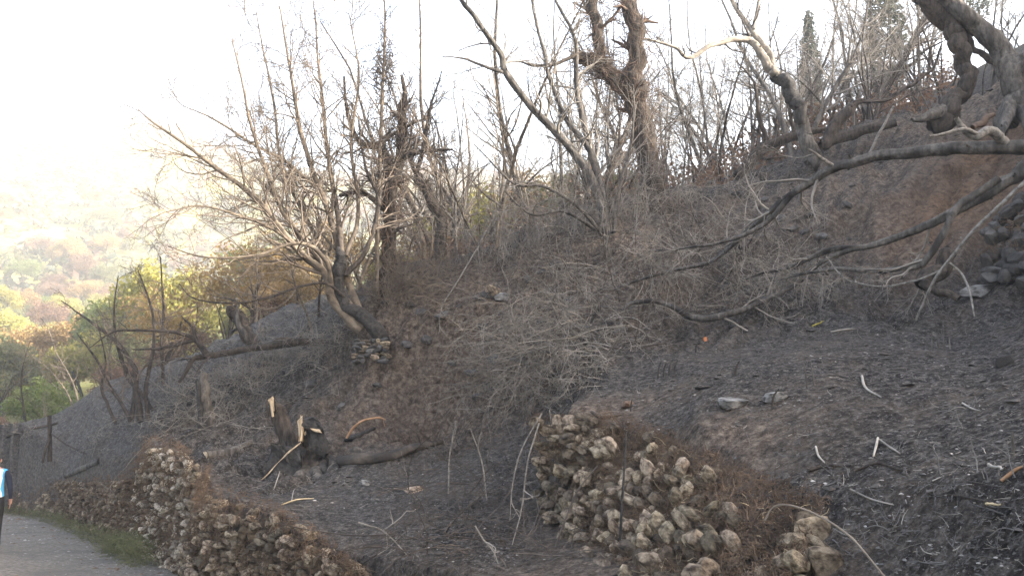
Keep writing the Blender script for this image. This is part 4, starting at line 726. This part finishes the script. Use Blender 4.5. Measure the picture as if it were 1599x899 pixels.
brush('brushwood', 'loose thin dark stems lying over the narrow terrace beside the tumbled wall', [(700,690),(830,660),(850,800),(900,890),(560,890),(640,780)], 200, (.4, 1.6), M['twig_dark'], 4, rise=.25, n2=2, n3=1, lift=.1)
brush('brushwood', 'grey twigs heaped on the left slope behind the split stump', [(330,600),(450,545),(560,520),(560,560),(460,610),(400,650),(330,680),(260,690),(240,640)], 300, (.5, 1.7), M['twig_grey'], 5, rise=.2, up=-.03)
brush('brushwood', 'brown brittle stems standing around the foot of the forked trunks', [(560,480),(640,440),(740,410),(700,470),(620,520)], 160, (.5, 1.6), M['twig_warm'], 6, rise=1.0, up=0)
brush('brushwood', 'thin grey stems standing along the crest under the thick tree', [(700,425),(860,368),(930,360),(1100,320),(1180,290),(1180,300),(1000,360),(760,430)], 260, (.6, 2.2), M['twig_grey'], 8, rise=1.6, up=.01)
brush('brushwood', 'long drooping twigs trailing from the tangle toward the end of the tumbled wall', [(880,500),(960,520),(920,590),(840,640),(770,640),(800,560)], 120, (1.0, 2.6), M['twig_grey'], 31, rise=.35, up=-.07, n2=4, n3=2, lift=.6, lean=(-.9, -1.0), r=(.005, .011))
brush('stubble', 'short burnt stubble standing on the grey left slope', [(0,670),(300,570),(440,500),(520,490),(420,600),(220,700),(60,740)], 420, (.1, .45), M['twig_dark'], 41, rise=2.0, up=0, n2=0, n3=0, r=(.005, .012), lift=.0, cat='stubble')
brush('litter', 'fallen burnt twigs littering the ash slope', [(960,620),(1120,560),(1340,490),(1599,480),(1599,899),(1340,890),(1120,700)], 700, (.04, .3), M['gravel'], 9, rise=0, up=0, r=(.002, .006), n2=1, n3=0, lift=.02, cat='twigs')
brush('litter', 'pale twig bits littering the ash slope', [(960,620),(1120,560),(1340,490),(1599,480),(1599,899),(1340,890),(1120,700)], 420, (.02, .15), M['twig_pale'], 10, rise=0, up=0, r=(.0015, .005), n2=0, n3=0, lift=.02, cat='twigs')
brush('litter', 'twig litter on the terrace around the stump', [(320,720),(600,660),(820,680),(830,800),(620,890),(540,870)], 330, (.08, .6), M['twig_grey'], 11, rise=0, up=0, r=(.003, .007), n2=1, n3=0, lift=.03, cat='twigs')
brush('litter', 'grey twig litter over the left slope', [(0,670),(300,570),(440,500),(520,490),(420,600),(220,700),(60,740)], 420, (.15, .9), M['twig_grey'], 12, rise=.1, up=0, r=(.005, .010), n2=1, n3=0, lift=.05, cat='twigs')
# --- split stump
def hull(name, pts, m, parent, jit=.0):
    p = PL(pts); bm = bmesh.new(); vs_ = [bm.verts.new(v) for v in p]; bmesh.ops.convex_hull(bm, input=vs_)
    bmesh.ops.delete(bm, geom=[v for v in bm.verts if not v.link_faces], context='VERTS'); bmesh.ops.triangulate(bm, faces=bm.faces)
    bmesh.ops.subdivide_edges(bm, edges=bm.edges, cuts=2, use_grid_fill=True)
    for v in bm.verts: v.co += Vector(rng.standard_normal(3) * jit)
    me = bpy.data.meshes.new(name); bm.to_mesh(me); bm.free(); me.materials.append(m); return part(name, me, parent)
def both(pts, d0, d1): return [(x, y, d0) for x, y in pts] + [(x, y, d1) for x, y in pts]
SD = 13.0
st = empty('tree_stump', groundray(478, 742), 'split burnt tree stump with pale torn wood and black charred slabs', 'stump')
def tube_part(name, pts, rad, m, parent, lump=.08, k=12, n=None):
    a, b = stem(pts, rad, n); tb = Tubes(); tb.add(a, b, k, lump); return part(name, tb.mesh(name, m), parent)
tube_part('snag', [(470,748,13.2),(461,715,13.2),(451,690,13.2),(440,660,13.2),(430,636,13.2),(426,628,13.2)], [.22,.17,.155,.14,.12,.04], M['bark_dark'], st)
hull('torn_tip', both([(420,624),(425,619),(433,640),(425,643)], 13.0, 13.2), M['wood_pale'], st, .012)
tube_part('trunk', [(494,752,13),(491,728,13),(487,700,13),(482,676,13),(479,664,13)], [.30,.22,.17,.12,.04], M['bark_dark'], st, .14)
hull('charred_slab', both([(472,654),(492,652),(506,680),(513,706),(502,716),(486,702),(478,676)], 12.75, 13.0), M['char'], st, .022)
hull('torn_wood', both([(467,656),(471,650),(475,668),(471,688),(467,688)], 12.70, 12.85), M['wood_pale'], st, .012)
hull('torn_wood', both([(484,668),(498,670),(503,676),(490,673)], 12.68, 12.8), M['wood_pale'], st, .004)
hull('charred_slab', both([(431,694),(440,696),(458,704),(470,708),(466,745),(446,755),(404,753),(414,728)], 12.6, 12.85), M['char'], st, .024)
tube_part('torn_edge', [(402,754,12.55),(420,738,12.55),(436,720,12.55),(452,705,12.55),(470,690,12.6)], [.006,.013,.004,.016,.010], M['wood_pale'], st, .3, 6, 24)
hull('charred_slab', both([(446,702),(470,690),(474,704),(470,752),(452,756),(456,720)], 12.75, 12.95), M['char'], st, .02)
for pts, rad in (([(496,735,12.9),(512,746,12.8),(532,742,12.8)], [.11,.06,.03]), ([(486,738,12.8),(470,752,12.6),(458,756,12.5)], [.10,.06,.03]), ([(492,738,12.7),(498,756,12.45)], [.10,.03])): tube_part('root', pts, rad, M['bark_grey'], st)
tube_part('charred_root', [(505,716,13.1),(520,722,13.1),(540,716,13.2)], [.10,.09,.05], M['char'], st, .2)
tube_part('charred_root', [(540,712,13.3),(556,703,13.3),(566,712,13.3),(552,722,13.3),(536,722,13.3)], [.05,.06,.07,.06,.04], M['bark_grey'], st, .2)
for k in range(16):                 # splinters along the torn tops
    x0, y0 = random.choice([(424, 640), (432, 634), (470, 690), (474, 664), (480, 668), (488, 664), (500, 690), (452, 704), (436, 700)]); x0 += random.uniform(-5, 5); h = random.uniform(10, 26)
    tube_part('splinter', [(x0, y0 + 10, 12.9 + random.uniform(-.15, .15)), (x0 - h * .12, y0 - h * .4, 12.9), (x0 - h * .25 + random.uniform(-3, 3), y0 - h, 12.9)], [.022, .016, .002], M[random.choice(('wood_pale', 'bark_dark', 'bark_dark', 'char', 'char'))], st, .1, 4, 6)
for pts, rad in (([(500,728,12.9),(522,740,12.6),(548,746,12.5)], [.12,.07,.02]), ([(478,735,12.8),(455,752,12.4),(436,764,12.2)], [.12,.06,.02]), ([(492,738,12.7),(508,760,12.2)], [.11,.03]), ([(505,718,13.2),(535,730,13.2),(560,728,13.2)], [.10,.07,.03]), ([(480,738,12.8),(486,762,12.2)], [.10,.02])): tube_part('root', pts, rad, M['bark_grey'], st, .1)
for k in range(11):                 # charred shards leaning round the foot
    x0 = random.choice((412, 425, 440, 505, 515, 522)) + random.uniform(-8, 8); y0 = random.uniform(738, 756) - (10 if x0 > 500 else 0); h = random.uniform(16, 40); w0 = random.uniform(5, 11); ln_ = random.uniform(-.6, .9) * h * .6; d0 = 12.75 + random.uniform(-.15, .25)
    hull('charred_shard', [(x0 - w0, y0, d0), (x0 + w0, y0 + 3, d0), (x0 + ln_, y0 - h, d0 + .1), (x0 - w0 * .6, y0 + 2, d0 + .2), (x0 + w0 * .7, y0, d0 + .22), (x0 + ln_ + w0 * .5, y0 - h * .8, d0 + .16)], M['char'], st, .012)
# --- logs
def log(label, pts, rad, m, cut=None, lump=.08, name='log'):
    b = groundray(pts[0][0], pts[0][1]); t = empty(name, b, label, 'log'); o = tube_part('trunk', pts, rad, m, t, lump, 12, 22)
    if cut:
        a, r_ = stem(pts, rad, 22); d = norm(a[0] - a[1]); u = norm(np.cross(d, [0, 0, 1.])); v = np.cross(u, d); n = 14; an = np.arange(n) * 2 * math.pi / n; bm = bmesh.new()
        ring = [bm.verts.new(a[0] + d * .004 + (math.cos(x) * u + math.sin(x) * v) * r_[0] * .93) for x in an]; ctr = bm.verts.new(a[0] + d * .012)
        for i in range(n): bm.faces.new((ring[i], ring[(i + 1) % n], ctr))
        back = [bm.verts.new(v_.co - Vector(d) * .03) for v_ in ring]
        for i in range(n): bm.faces.new((ring[i], back[i], back[(i + 1) % n], ring[(i + 1) % n]))
        me = bpy.data.meshes.new('cut_end'); bm.to_mesh(me); bm.free(); me.materials.append(cut); part('cut_end', me, t)
    return t
def gp(l, up=0.0, f=.9): return [(x, y, groundray(x, y + dy)[1]) for x, y, dy in l]
log('dark cut log with a pale sawn end lying left of the split stump', gp([(320,711,6), (345,708,6), (370,701,6), (392,690,8)]), [.075,.075,.07,.055], M['bark_grey'], M['wood_pale'])
log('long weathered grey-brown log lying right of the split stump', gp([(520,722,4), (560,716,8), (610,712,8), (650,698,8), (692,689,5)]), [.06,.085,.08,.07,.03], mat('weathered brown log', (.05,.042,.035), (.16,.13,.105), 8, .95, .9, 22, c3=(.03,.026,.024), c3amt=.45), None, .14)
log('grey log with an orange broken end on the far left ash slope', gp([(104,743,3), (125,733,3), (155,720,3)]), [.075,.08,.06], M['bark_grey'], M['wood_orange'])
log('blackened thin log lying behind the split stump', gp([(540,686,3), (560,680,3), (585,668,3)]), [.05,.05,.03], M['char'])
hero('orange_branch', 'peeled orange branch curving above the grey-brown log', [('stem', [(541,684,13.6),(552,667,13.6),(568,656,13.6),(590,652,13.7),(602,655,13.7)], [.022,.02,.018,.016,.009], M['wood_orange'], .3)], dict(BR, n1=3, l1=.25, n2=1, n3=1), M['wood_orange'], 'branch')
for k, (pts, lab) in enumerate((([(500,535,16.6),(470,537,16.7),(440,542,16.8)], 'charred log with a pale stub end on the left slope'), ([(330,560,19),(400,540,20),(470,528,20.5)], 'black log lying along the upper edge of the left slope'), ([(60,618,25),(120,598,25),(230,560,24)], 'thin grey pole lying across the far left slope'), ([(0,684,22),(40,672,22.5),(90,660,23)], 'thin dark pole lying at the left edge of the slope'))):
    log(lab, gp([(x, y, 3) for x, y, d in pts]), [.05, .045, .03], M['bark_dark'] if k != 2 else M['bark_grey'])
# --- fence post
fp = empty('fence_post', groundray(78, 714), 'thin burnt fence post with a slanting brace on the far left slope', 'post')
tube_part('post', [(78,720,21),(78,690,21),(77,648,21)], [.06,.055,.045], M['bark_dark'], fp); tube_part('brace', [(79,676,21),(105,694,20.6),(134,708,20.2)], [.02,.02,.02], M['bark_dark'], fp, .05, 6); tube_part('brace', [(78,680,21),(70,705,20.8),(66,722,20.7)], [.03,.03,.03], M['bark_dark'], fp, .05, 6)
# --- sticks and stalks one by one
def ground_stick(pts, r, m, label, group=None, lift=.015, name='stick', cat='stick'):
    p = np.array([groundray(x, y, lift) for x, y in pts]); b = p.mean(0); n = 10; tb = Tubes(); tb.add((resample(p, n) if len(p) > 2 else np.linspace(p[0], p[1], n) + rng.standard_normal((n, 3)) * r * .35) - b, resr([r, r, r * .6], n), 5, .1)
    o = bpy.data.objects.new(name, tb.mesh(name, m)); link(o); o.location = b; return tag(o, label, cat, group)
ground_stick([(1346,592),(1352,608),(1376,626)], .013, M['twig_pale'], 'forked pale stick lying on the ash right of the two white rocks')
ground_stick([(1274,700),(1278,714),(1288,728)], .009, M['twig_pale'], 'short pale stick standing out in the middle of the near ash')
ground_stick([(1371,688),(1368,702),(1364,717)], .011, M['twig_pale'], 'short straight pale stick pointing at the camera on the ash')
ground_stick([(1374,692),(1390,704),(1406,714)], .009, M['twig_grey'], 'thin grey stick lying beside the straight pale stick')
ground_stick([(1262,738),(1290,731),(1328,736)], .016, M['bark_dark'], 'dark curved root lying on the ash below the pale sticks')
ground_stick([(1334,740),(1370,730),(1400,736),(1420,740)], .011, M['bark_dark'], 'thin brown bowed twig right of the dark curved root')
ground_stick([(1328,772),(1360,782),(1396,795)], .008, M['twig_grey'], 'thin grey twig slanting down the near ash')
ground_stick([(1480,780),(1500,786),(1566,798)], .009, M['bark_dark'], 'dark twig near the lower right on the ash')
ground_stick([(1545,733),(1570,738)], .010, M['twig_pale'], 'pale splinter near the right edge of the ash')
ground_stick([(1564,757),(1585,744),(1599,742)], .011, M['wood_orange'], 'orange splintered wood piece at the right edge of the ash')
ground_stick([(1503,632),(1515,640),(1532,647)], .008, M['twig_pale'], 'thin pale curl of wood right of the forked stick')
ground_stick([(1298,520),(1320,516),(1335,520)], .015, M['bark_pale'], 'pale knobbly branch stub at the upper edge of the ash')
ground_stick([(1268,512),(1286,504)], .012, wm := mat('yellow lichen wood', (.20,.17,.03), (.33,.29,.06), 8), 'yellowish stick at the edge of the brushwood')
ground_stick([(1540,795),(1565,797)], .008, M['straw'], 'pale straw lying at the lower right of the ash')
ground_stick([(924,645),(940,655),(970,650)], .020, M['bark_dark'], 'dark bent root on the slope left of the orange bark chunk')
ground_stick([(428,768),(433,752),(437,740)], .008, M['twig_pale'], 'white thin curled root below the split stump')
ground_stick([(455,785),(458,770),(461,764)], .008, M['twig_pale'], 'pale forked twig standing on the terrace below the stump')
ground_stick([(440,790),(465,783),(490,781)], .010, M['straw'], 'bundle of pale straw on the terrace below the stump', name='straw', cat='straw')
hero('bramble_stem', 'long thin brown bramble stem arching over the large tan boulder', [('stem', [(1194,812,5.0),(1208,792,5.0),(1232,788,4.9),(1275,803,4.6),(1325,835,4.1),(1386,905,3.5)], [.006,.006,.006,.006,.006,.005], M['twig_warm'], 0)], BR, M['twig_grey'], 'stem')
hero('charred_stalk', 'tall black stalk standing in front of the tumbled wall', [('stem', [(968,845,7.2),(972,770,7.3),(978,672,7.5)], [.013,.012,.008], M['char'], 0)], BR, M['twig_dark'], 'stalk')
hero('charred_stalk', 'thin black stalk slanting across the pale stones of the tumbled wall', [('stem', [(866,855,7.9),(900,770,8.1),(932,728,8.3)], [.009,.009,.006], M['twig_dark'], 0)], BR, M['twig_dark'], 'stalk')
for k, (pts, lab) in enumerate((
    ([(846,645),(815,700),(800,760),(796,812)], 'long grey vine hanging off the left end of the tumbled wall'), ([(842,660),(824,720),(815,790),(800,850)], 'grey vine trailing down beside the wall end'), ([(858,640),(868,700),(880,730)], 'curved vine looping over the top stones of the tumbled wall'),
    ([(700,770),(702,710),(715,660)], 'upright grey stem on the terrace before the brushwood'), ([(760,780),(752,720),(735,670)], 'bent grey stem on the terrace near the wall end'), ([(742,820),(752,838),(770,860),(778,880)], 'pale bent stem on the near terrace'),
    ([(560,815),(600,830),(640,870)], 'thin curved twig lying low on the near terrace'), ([(757,500),(755,550),(770,575)], 'pale hooked vine on the brown bank'), ([(760,360),(720,430),(690,480),(686,520)], 'long pale whip of vine on the brown bank'))):
    dd = [groundray(pts[0][0], max(p[1] for p in pts) + 20)[1] - .25 - .02 * i for i in range(len(pts))]
    hero('vine_stem', lab, [('stem', [(x, y, d) for (x, y), d in zip(pts, dd)], [.003 + .0006 * dd[0]] * 2 + [.004], M['wood_grey'], .4)], dict(BR, n1=2, l1=.4, n2=2, n3=1), M['twig_grey'], 'vine')
def stalk(px, py, top, lean, r, label, m='char', group=None, n=1):
    b = groundray(px, py); D = b[1]; t = empty('burnt_stalk', b, label, 'stalk', group)
    for k in range(n):
        ox = (k - (n - 1) / 2) * .07; h = top * D / FPX * random.uniform(.7, 1.05); tb = Tubes(); q = np.array([[ox, 0, -.05], [ox + lean * h * .25, .01, h * .5], [ox + lean * h, .02, h]]); tb.add(resample(q, 8), resr([r, r, r * .6], 8), 5, .08)
        o = bpy.data.objects.new('stem', tb.mesh('stem', M[m])); link(o, t)
stalk(1040, 590, 26, .25, .012, 'row of four short black stalks standing on the upper ash', n=4)
stalk(1148, 586, 30, .35, .012, 'single brown leaning stalk on the upper ash', 'bark_dark')
stalk(1266, 606, 44, -.1, .010, 'pair of curved grey stalks on the ash above the white rocks', 'bark_grey', n=2)
stalk(1086, 552, 22, .3, .012, 'short black stalk beside the orange leaf cluster')
stalk(1470, 548, 30, .05, .010, 'tuft of thin grey stalks near the upper right ash', 'bark_grey', n=4)
stalk(1592, 708, 36, .1, .011, 'grey stalk at the right edge of the near ash', 'bark_grey', n=2)
stalk(1205, 636, 34, .5, .010, 'dark bent stalk in front of the smaller grey-white rock', 'bark_dark')
stalk(1010, 632, 40, .15, .008, 'thin grey stalk right of the orange bark chunk', 'bark_grey')
stalk(985, 645, 22, .15, .008, 'thin black stalk just below the orange bark chunk')
stalk(1335, 548, 20, .3, .008, 'small grey stalk at the foot of the brushwood', 'bark_grey', n=2)
# --- dry roots on the walls, grass along the verge
def fibres(name, label, B, T, n, s0, s1, h0, h1, m, ln, r, dirn=(0, 0, -.6), out=.05, cat='roots', bias=1.0):
    s = s0 + (s1 - s0) * rng.random(n); f = s * (len(B) - 1); i = np.minimum(f.astype(int), len(B) - 2); g = (f - i)[:, None]; b = B[i] * (1 - g) + B[i + 1] * g; t = T[i] * (1 - g) + T[i + 1] * g; h = (h0 + (h1 - h0) * rng.random(n) ** bias)[:, None]
    nn = norm(np.cross(B[i + 1] - B[i], t - b)); nn = np.where(((CAM - b) * nn).sum(1, keepdims=True) < 0, -nn, nn); p = b * (1 - h) + t * h + nn * (out * rng.random((n, 1))); d = rng.standard_normal((n, 3)) * .7 + np.array(dirn) + nn * .45
    q = grow(p, d, ln[0] + (ln[1] - ln[0]) * rng.random(n) ** 2, 6, .32, -.06); rr = (r[0] + (r[1] - r[0]) * rng.random(n) ** 2)[:, None] * np.linspace(1, .4, 6)[None]; tb = Tubes(); tb.batch(q, rr, 3); tag(link(bpy.data.objects.new(name, tb.mesh(name, m))), label, cat, kind='stuff')
fibres('dry_roots', 'mat of brown dry roots hanging over the right of the tumbled wall', UB, UT, 9500, .2, 1, .02, 1.1, M['drygrass'], (.03, .16), (.0018, .005))
fibres('dry_roots', 'brown roots tufted along the top of the pale tumbled stones', UB, UT, 2000, .0, .5, .6, 1.05, M['drygrass'], (.05, .22), (.002, .005))
fibres('dry_roots', 'dry straw wisps among the roots of the tumbled wall', UB, UT, 160, .2, 1, .1, 1, M['straw'], (.04, .2), (.0018, .004))
fibres('dry_roots', 'brown dry growth along the top of the roadside wall below the stump', LB, LT_, 4200, .02, .98, .35, 1.15, M['drygrass'], (.04, .18), (.003, .007))
fibres('dry_roots', 'brown dry growth draped on the tall sooty wall section', MB_, MT, 2000, 0, 1, .1, 1.12, M['drygrass'], (.06, .3), (.004, .009))
fibres('dry_roots', 'dry brown weeds on the low far stretch of wall', FB, FT, 1800, 0, .8, .1, 1.1, M['drygrass'], (.1, .4), (.005, .011))
fibres('verge_grass', 'green grass and weeds growing at the foot of the roadside wall', np.concatenate([MB_[40:], FB]), np.concatenate([MT[40:], FT]), 3200, .0, .9, -.02, .25, M['grass'], (.08, .34), (.004, .010), (0, 0, .9), .5, 'grass', 1.6)
fibres('dry_roots', 'burnt dry roots hanging from the black rubble wall', QB, QT, 500, 0, 1, .3, 1.05, M['drygrass'], (.06, .3), (.003, .007))
print('foreground', time.time() - T0)

# ------------------------------------------------------------------ the person walking away at the left edge
def person():
    base = P(-14, 850, 15.9); base[2] = float(z_road(base[0], base[1])) + .03
    t = empty('person', base, 'person in a white and blue vest with navy sleeves walking down the road', 'person', rz=R(28))
    J = [(0,0,.96,.14),(0,.01,1.14,.135),(0,.01,1.33,.15),(0,0,1.46,.10),(0,.01,1.53,.058),(0,.03,1.60,.082),(0,.035,1.68,.098),(0,.02,1.755,.06)]; E = [(i, i + 1) for i in range(7)]
    def chain(root, pts):
        prev = root
        for p in pts: J.append(p); E.append((prev, len(J) - 1)); prev = len(J) - 1
        return prev
    for s in (-1, 1):
        w_ = chain(3, [(s*.17,0,1.43,.075),(s*.225,0,1.36,.062),(s*.265,-.02 * s,1.13,.048),(s*.275,.05 + .05 * s,.90,.032),(s*.275,.07 + .06 * s,.83,.036)]); x, y, z, _ = J[w_]
        for k, fl in enumerate((.075, .085, .08, .062)): chain(w_, [(x - s*.004, y - .028 + .019*k, z - .045, .010), (x - s*.008, y - .028 + .019*k, z - .045 - fl*.55, .009), (x - s*.02, y - .028 + .019*k, z - .045 - fl, .008)])
        chain(w_, [(x - s*.02, y + .03, z - .02, .011), (x - s*.03, y + .045, z - .055, .009)])
        chain(0, [(s*.095,0,.88,.115),(s*.10,.03 + .05*s,.50,.066),(s*.10,-.04 + .13*s,.10,.045),(s*.11,.05 + .14*s,.04,.042),(s*.115,.14 + .14*s,.03,.032)])
    me = bpy.data.meshes.new('body'); me.from_pydata([j[:3] for j in J], E, []); o = bpy.data.objects.new('body', me); link(o)
    md = o.modifiers.new('skin', 'SKIN'); md.use_smooth_shade = True
    for i, j in enumerate(J): me.skin_vertices[0].data[i].radius = (j[3] * (1.25 if i < 4 else 1), j[3] * (.8 if i < 4 else 1)); me.skin_vertices[0].data[i].use_root = i == 0
    o.modifiers.new('sub', 'SUBSURF').levels = 2; o.modifiers['sub'].render_levels = 2
    dg = bpy.context.evaluated_depsgraph_get(); dg.update(); nm = bpy.data.meshes.new_from_object(o.evaluated_get(dg)); bpy.data.objects.remove(o)
    nm.materials.clear()
    for a in (mat('skin', (.42,.22,.15), (.50,.28,.20), 3, .6), mat('white vest', (.66,.68,.72), (.76,.77,.80), 5, .8), mat('blue panel', (.05,.28,.55), (.08,.36,.62), 5, .8), mat('navy sleeve', (.012,.016,.03), (.03,.035,.055), 5, .85), mat('black trousers', (.012,.012,.014), (.03,.03,.032), 5, .9), mat('hair', (.015,.012,.01), (.04,.03,.025), 12, .7), mat('shoe', (.05,.05,.05), (.12,.12,.12), 5, .7)): nm.materials.append(a)
    for p in nm.polygons:
        x, y, z = p.center; ax = abs(x); arm = ax > .165 + max(0, 1.3 - z) * .06 and z > .70
        p.material_index = (0 if z < .90 else 3) if arm and z < 1.47 else 0 if z > 1.50 else (2 if ax > .125 else 1) if z > .955 else 4 if z > .08 else 6
        if z > 1.66 or (z > 1.58 and y < .0): p.material_index = 5
        p.use_smooth = True
    o = bpy.data.objects.new('body', nm); link(o, t)
    def blobs(name, lst, m):
        for c, s in lst:
            bm = bmesh.new(); bmesh.ops.create_icosphere(bm, subdivisions=2, radius=1)
            for v in bm.verts: v.co = Vector((v.co.x * s[0] + c[0], v.co.y * s[1] + c[1], v.co.z * s[2] + c[2]))
            q = bpy.data.meshes.new(name); bm.to_mesh(q); bm.free(); q.materials.append(m); link(bpy.data.objects.new(name, q), t)
    blobs('ear', [((-.092, .02, 1.655), (.014, .022, .034)), ((.092, .02, 1.655), (.014, .022, .034))], nm.materials[0]); blobs('nose', [((0, .135, 1.645), (.015, .022, .024))], nm.materials[0]); blobs('eye', [((-.034, .118, 1.675), (.013, .011, .009)), ((.034, .118, 1.675), (.013, .011, .009))], nm.materials[1]); blobs('mouth', [((0, .118, 1.605), (.026, .009, .007))], M['wood_orange'])
person()
print('person', time.time() - T0)
# ------------------------------------------------------------------ the smoky air
def haze():
    x0, x1, y0, y1, z0, z1 = -930, 930, -610, 930, float(ZZ.min()) - 1.5, float(max(ZZ.max() + 8, 20))
    bm = bmesh.new(); bmesh.ops.create_cube(bm, size=1)
    for v in bm.verts: v.co = ((x0 + x1) / 2 + v.co.x * (x1 - x0), (y0 + y1) / 2 + v.co.y * (y1 - y0), (z0 + z1) / 2 + v.co.z * (z1 - z0))
    me = bpy.data.meshes.new('haze'); bm.to_mesh(me); bm.free()
    m = bpy.data.materials.new('haze'); m.use_nodes = True; t = m.node_tree; t.nodes.remove(t.nodes['Principled BSDF'])
    v = t.nodes.new('ShaderNodeVolumePrincipled'); v.inputs['Color'].default_value = (.99, .99, 1, 1); v.inputs['Density'].default_value = HAZE_DENSITY; v.inputs['Anisotropy'].default_value = .25
    t.links.new(v.outputs[0], t.nodes['Material Output'].inputs['Volume']); me.materials.append(m)
    tag(link(bpy.data.objects.new('haze', me)), 'thin smoky haze hanging over the whole burnt valley', 'haze', kind='stuff'); print('haze z', z0, z1)
haze()
print('script', time.time() - T0, 'tris', sum(len(m.polygons) * 2 for m in bpy.data.meshes))
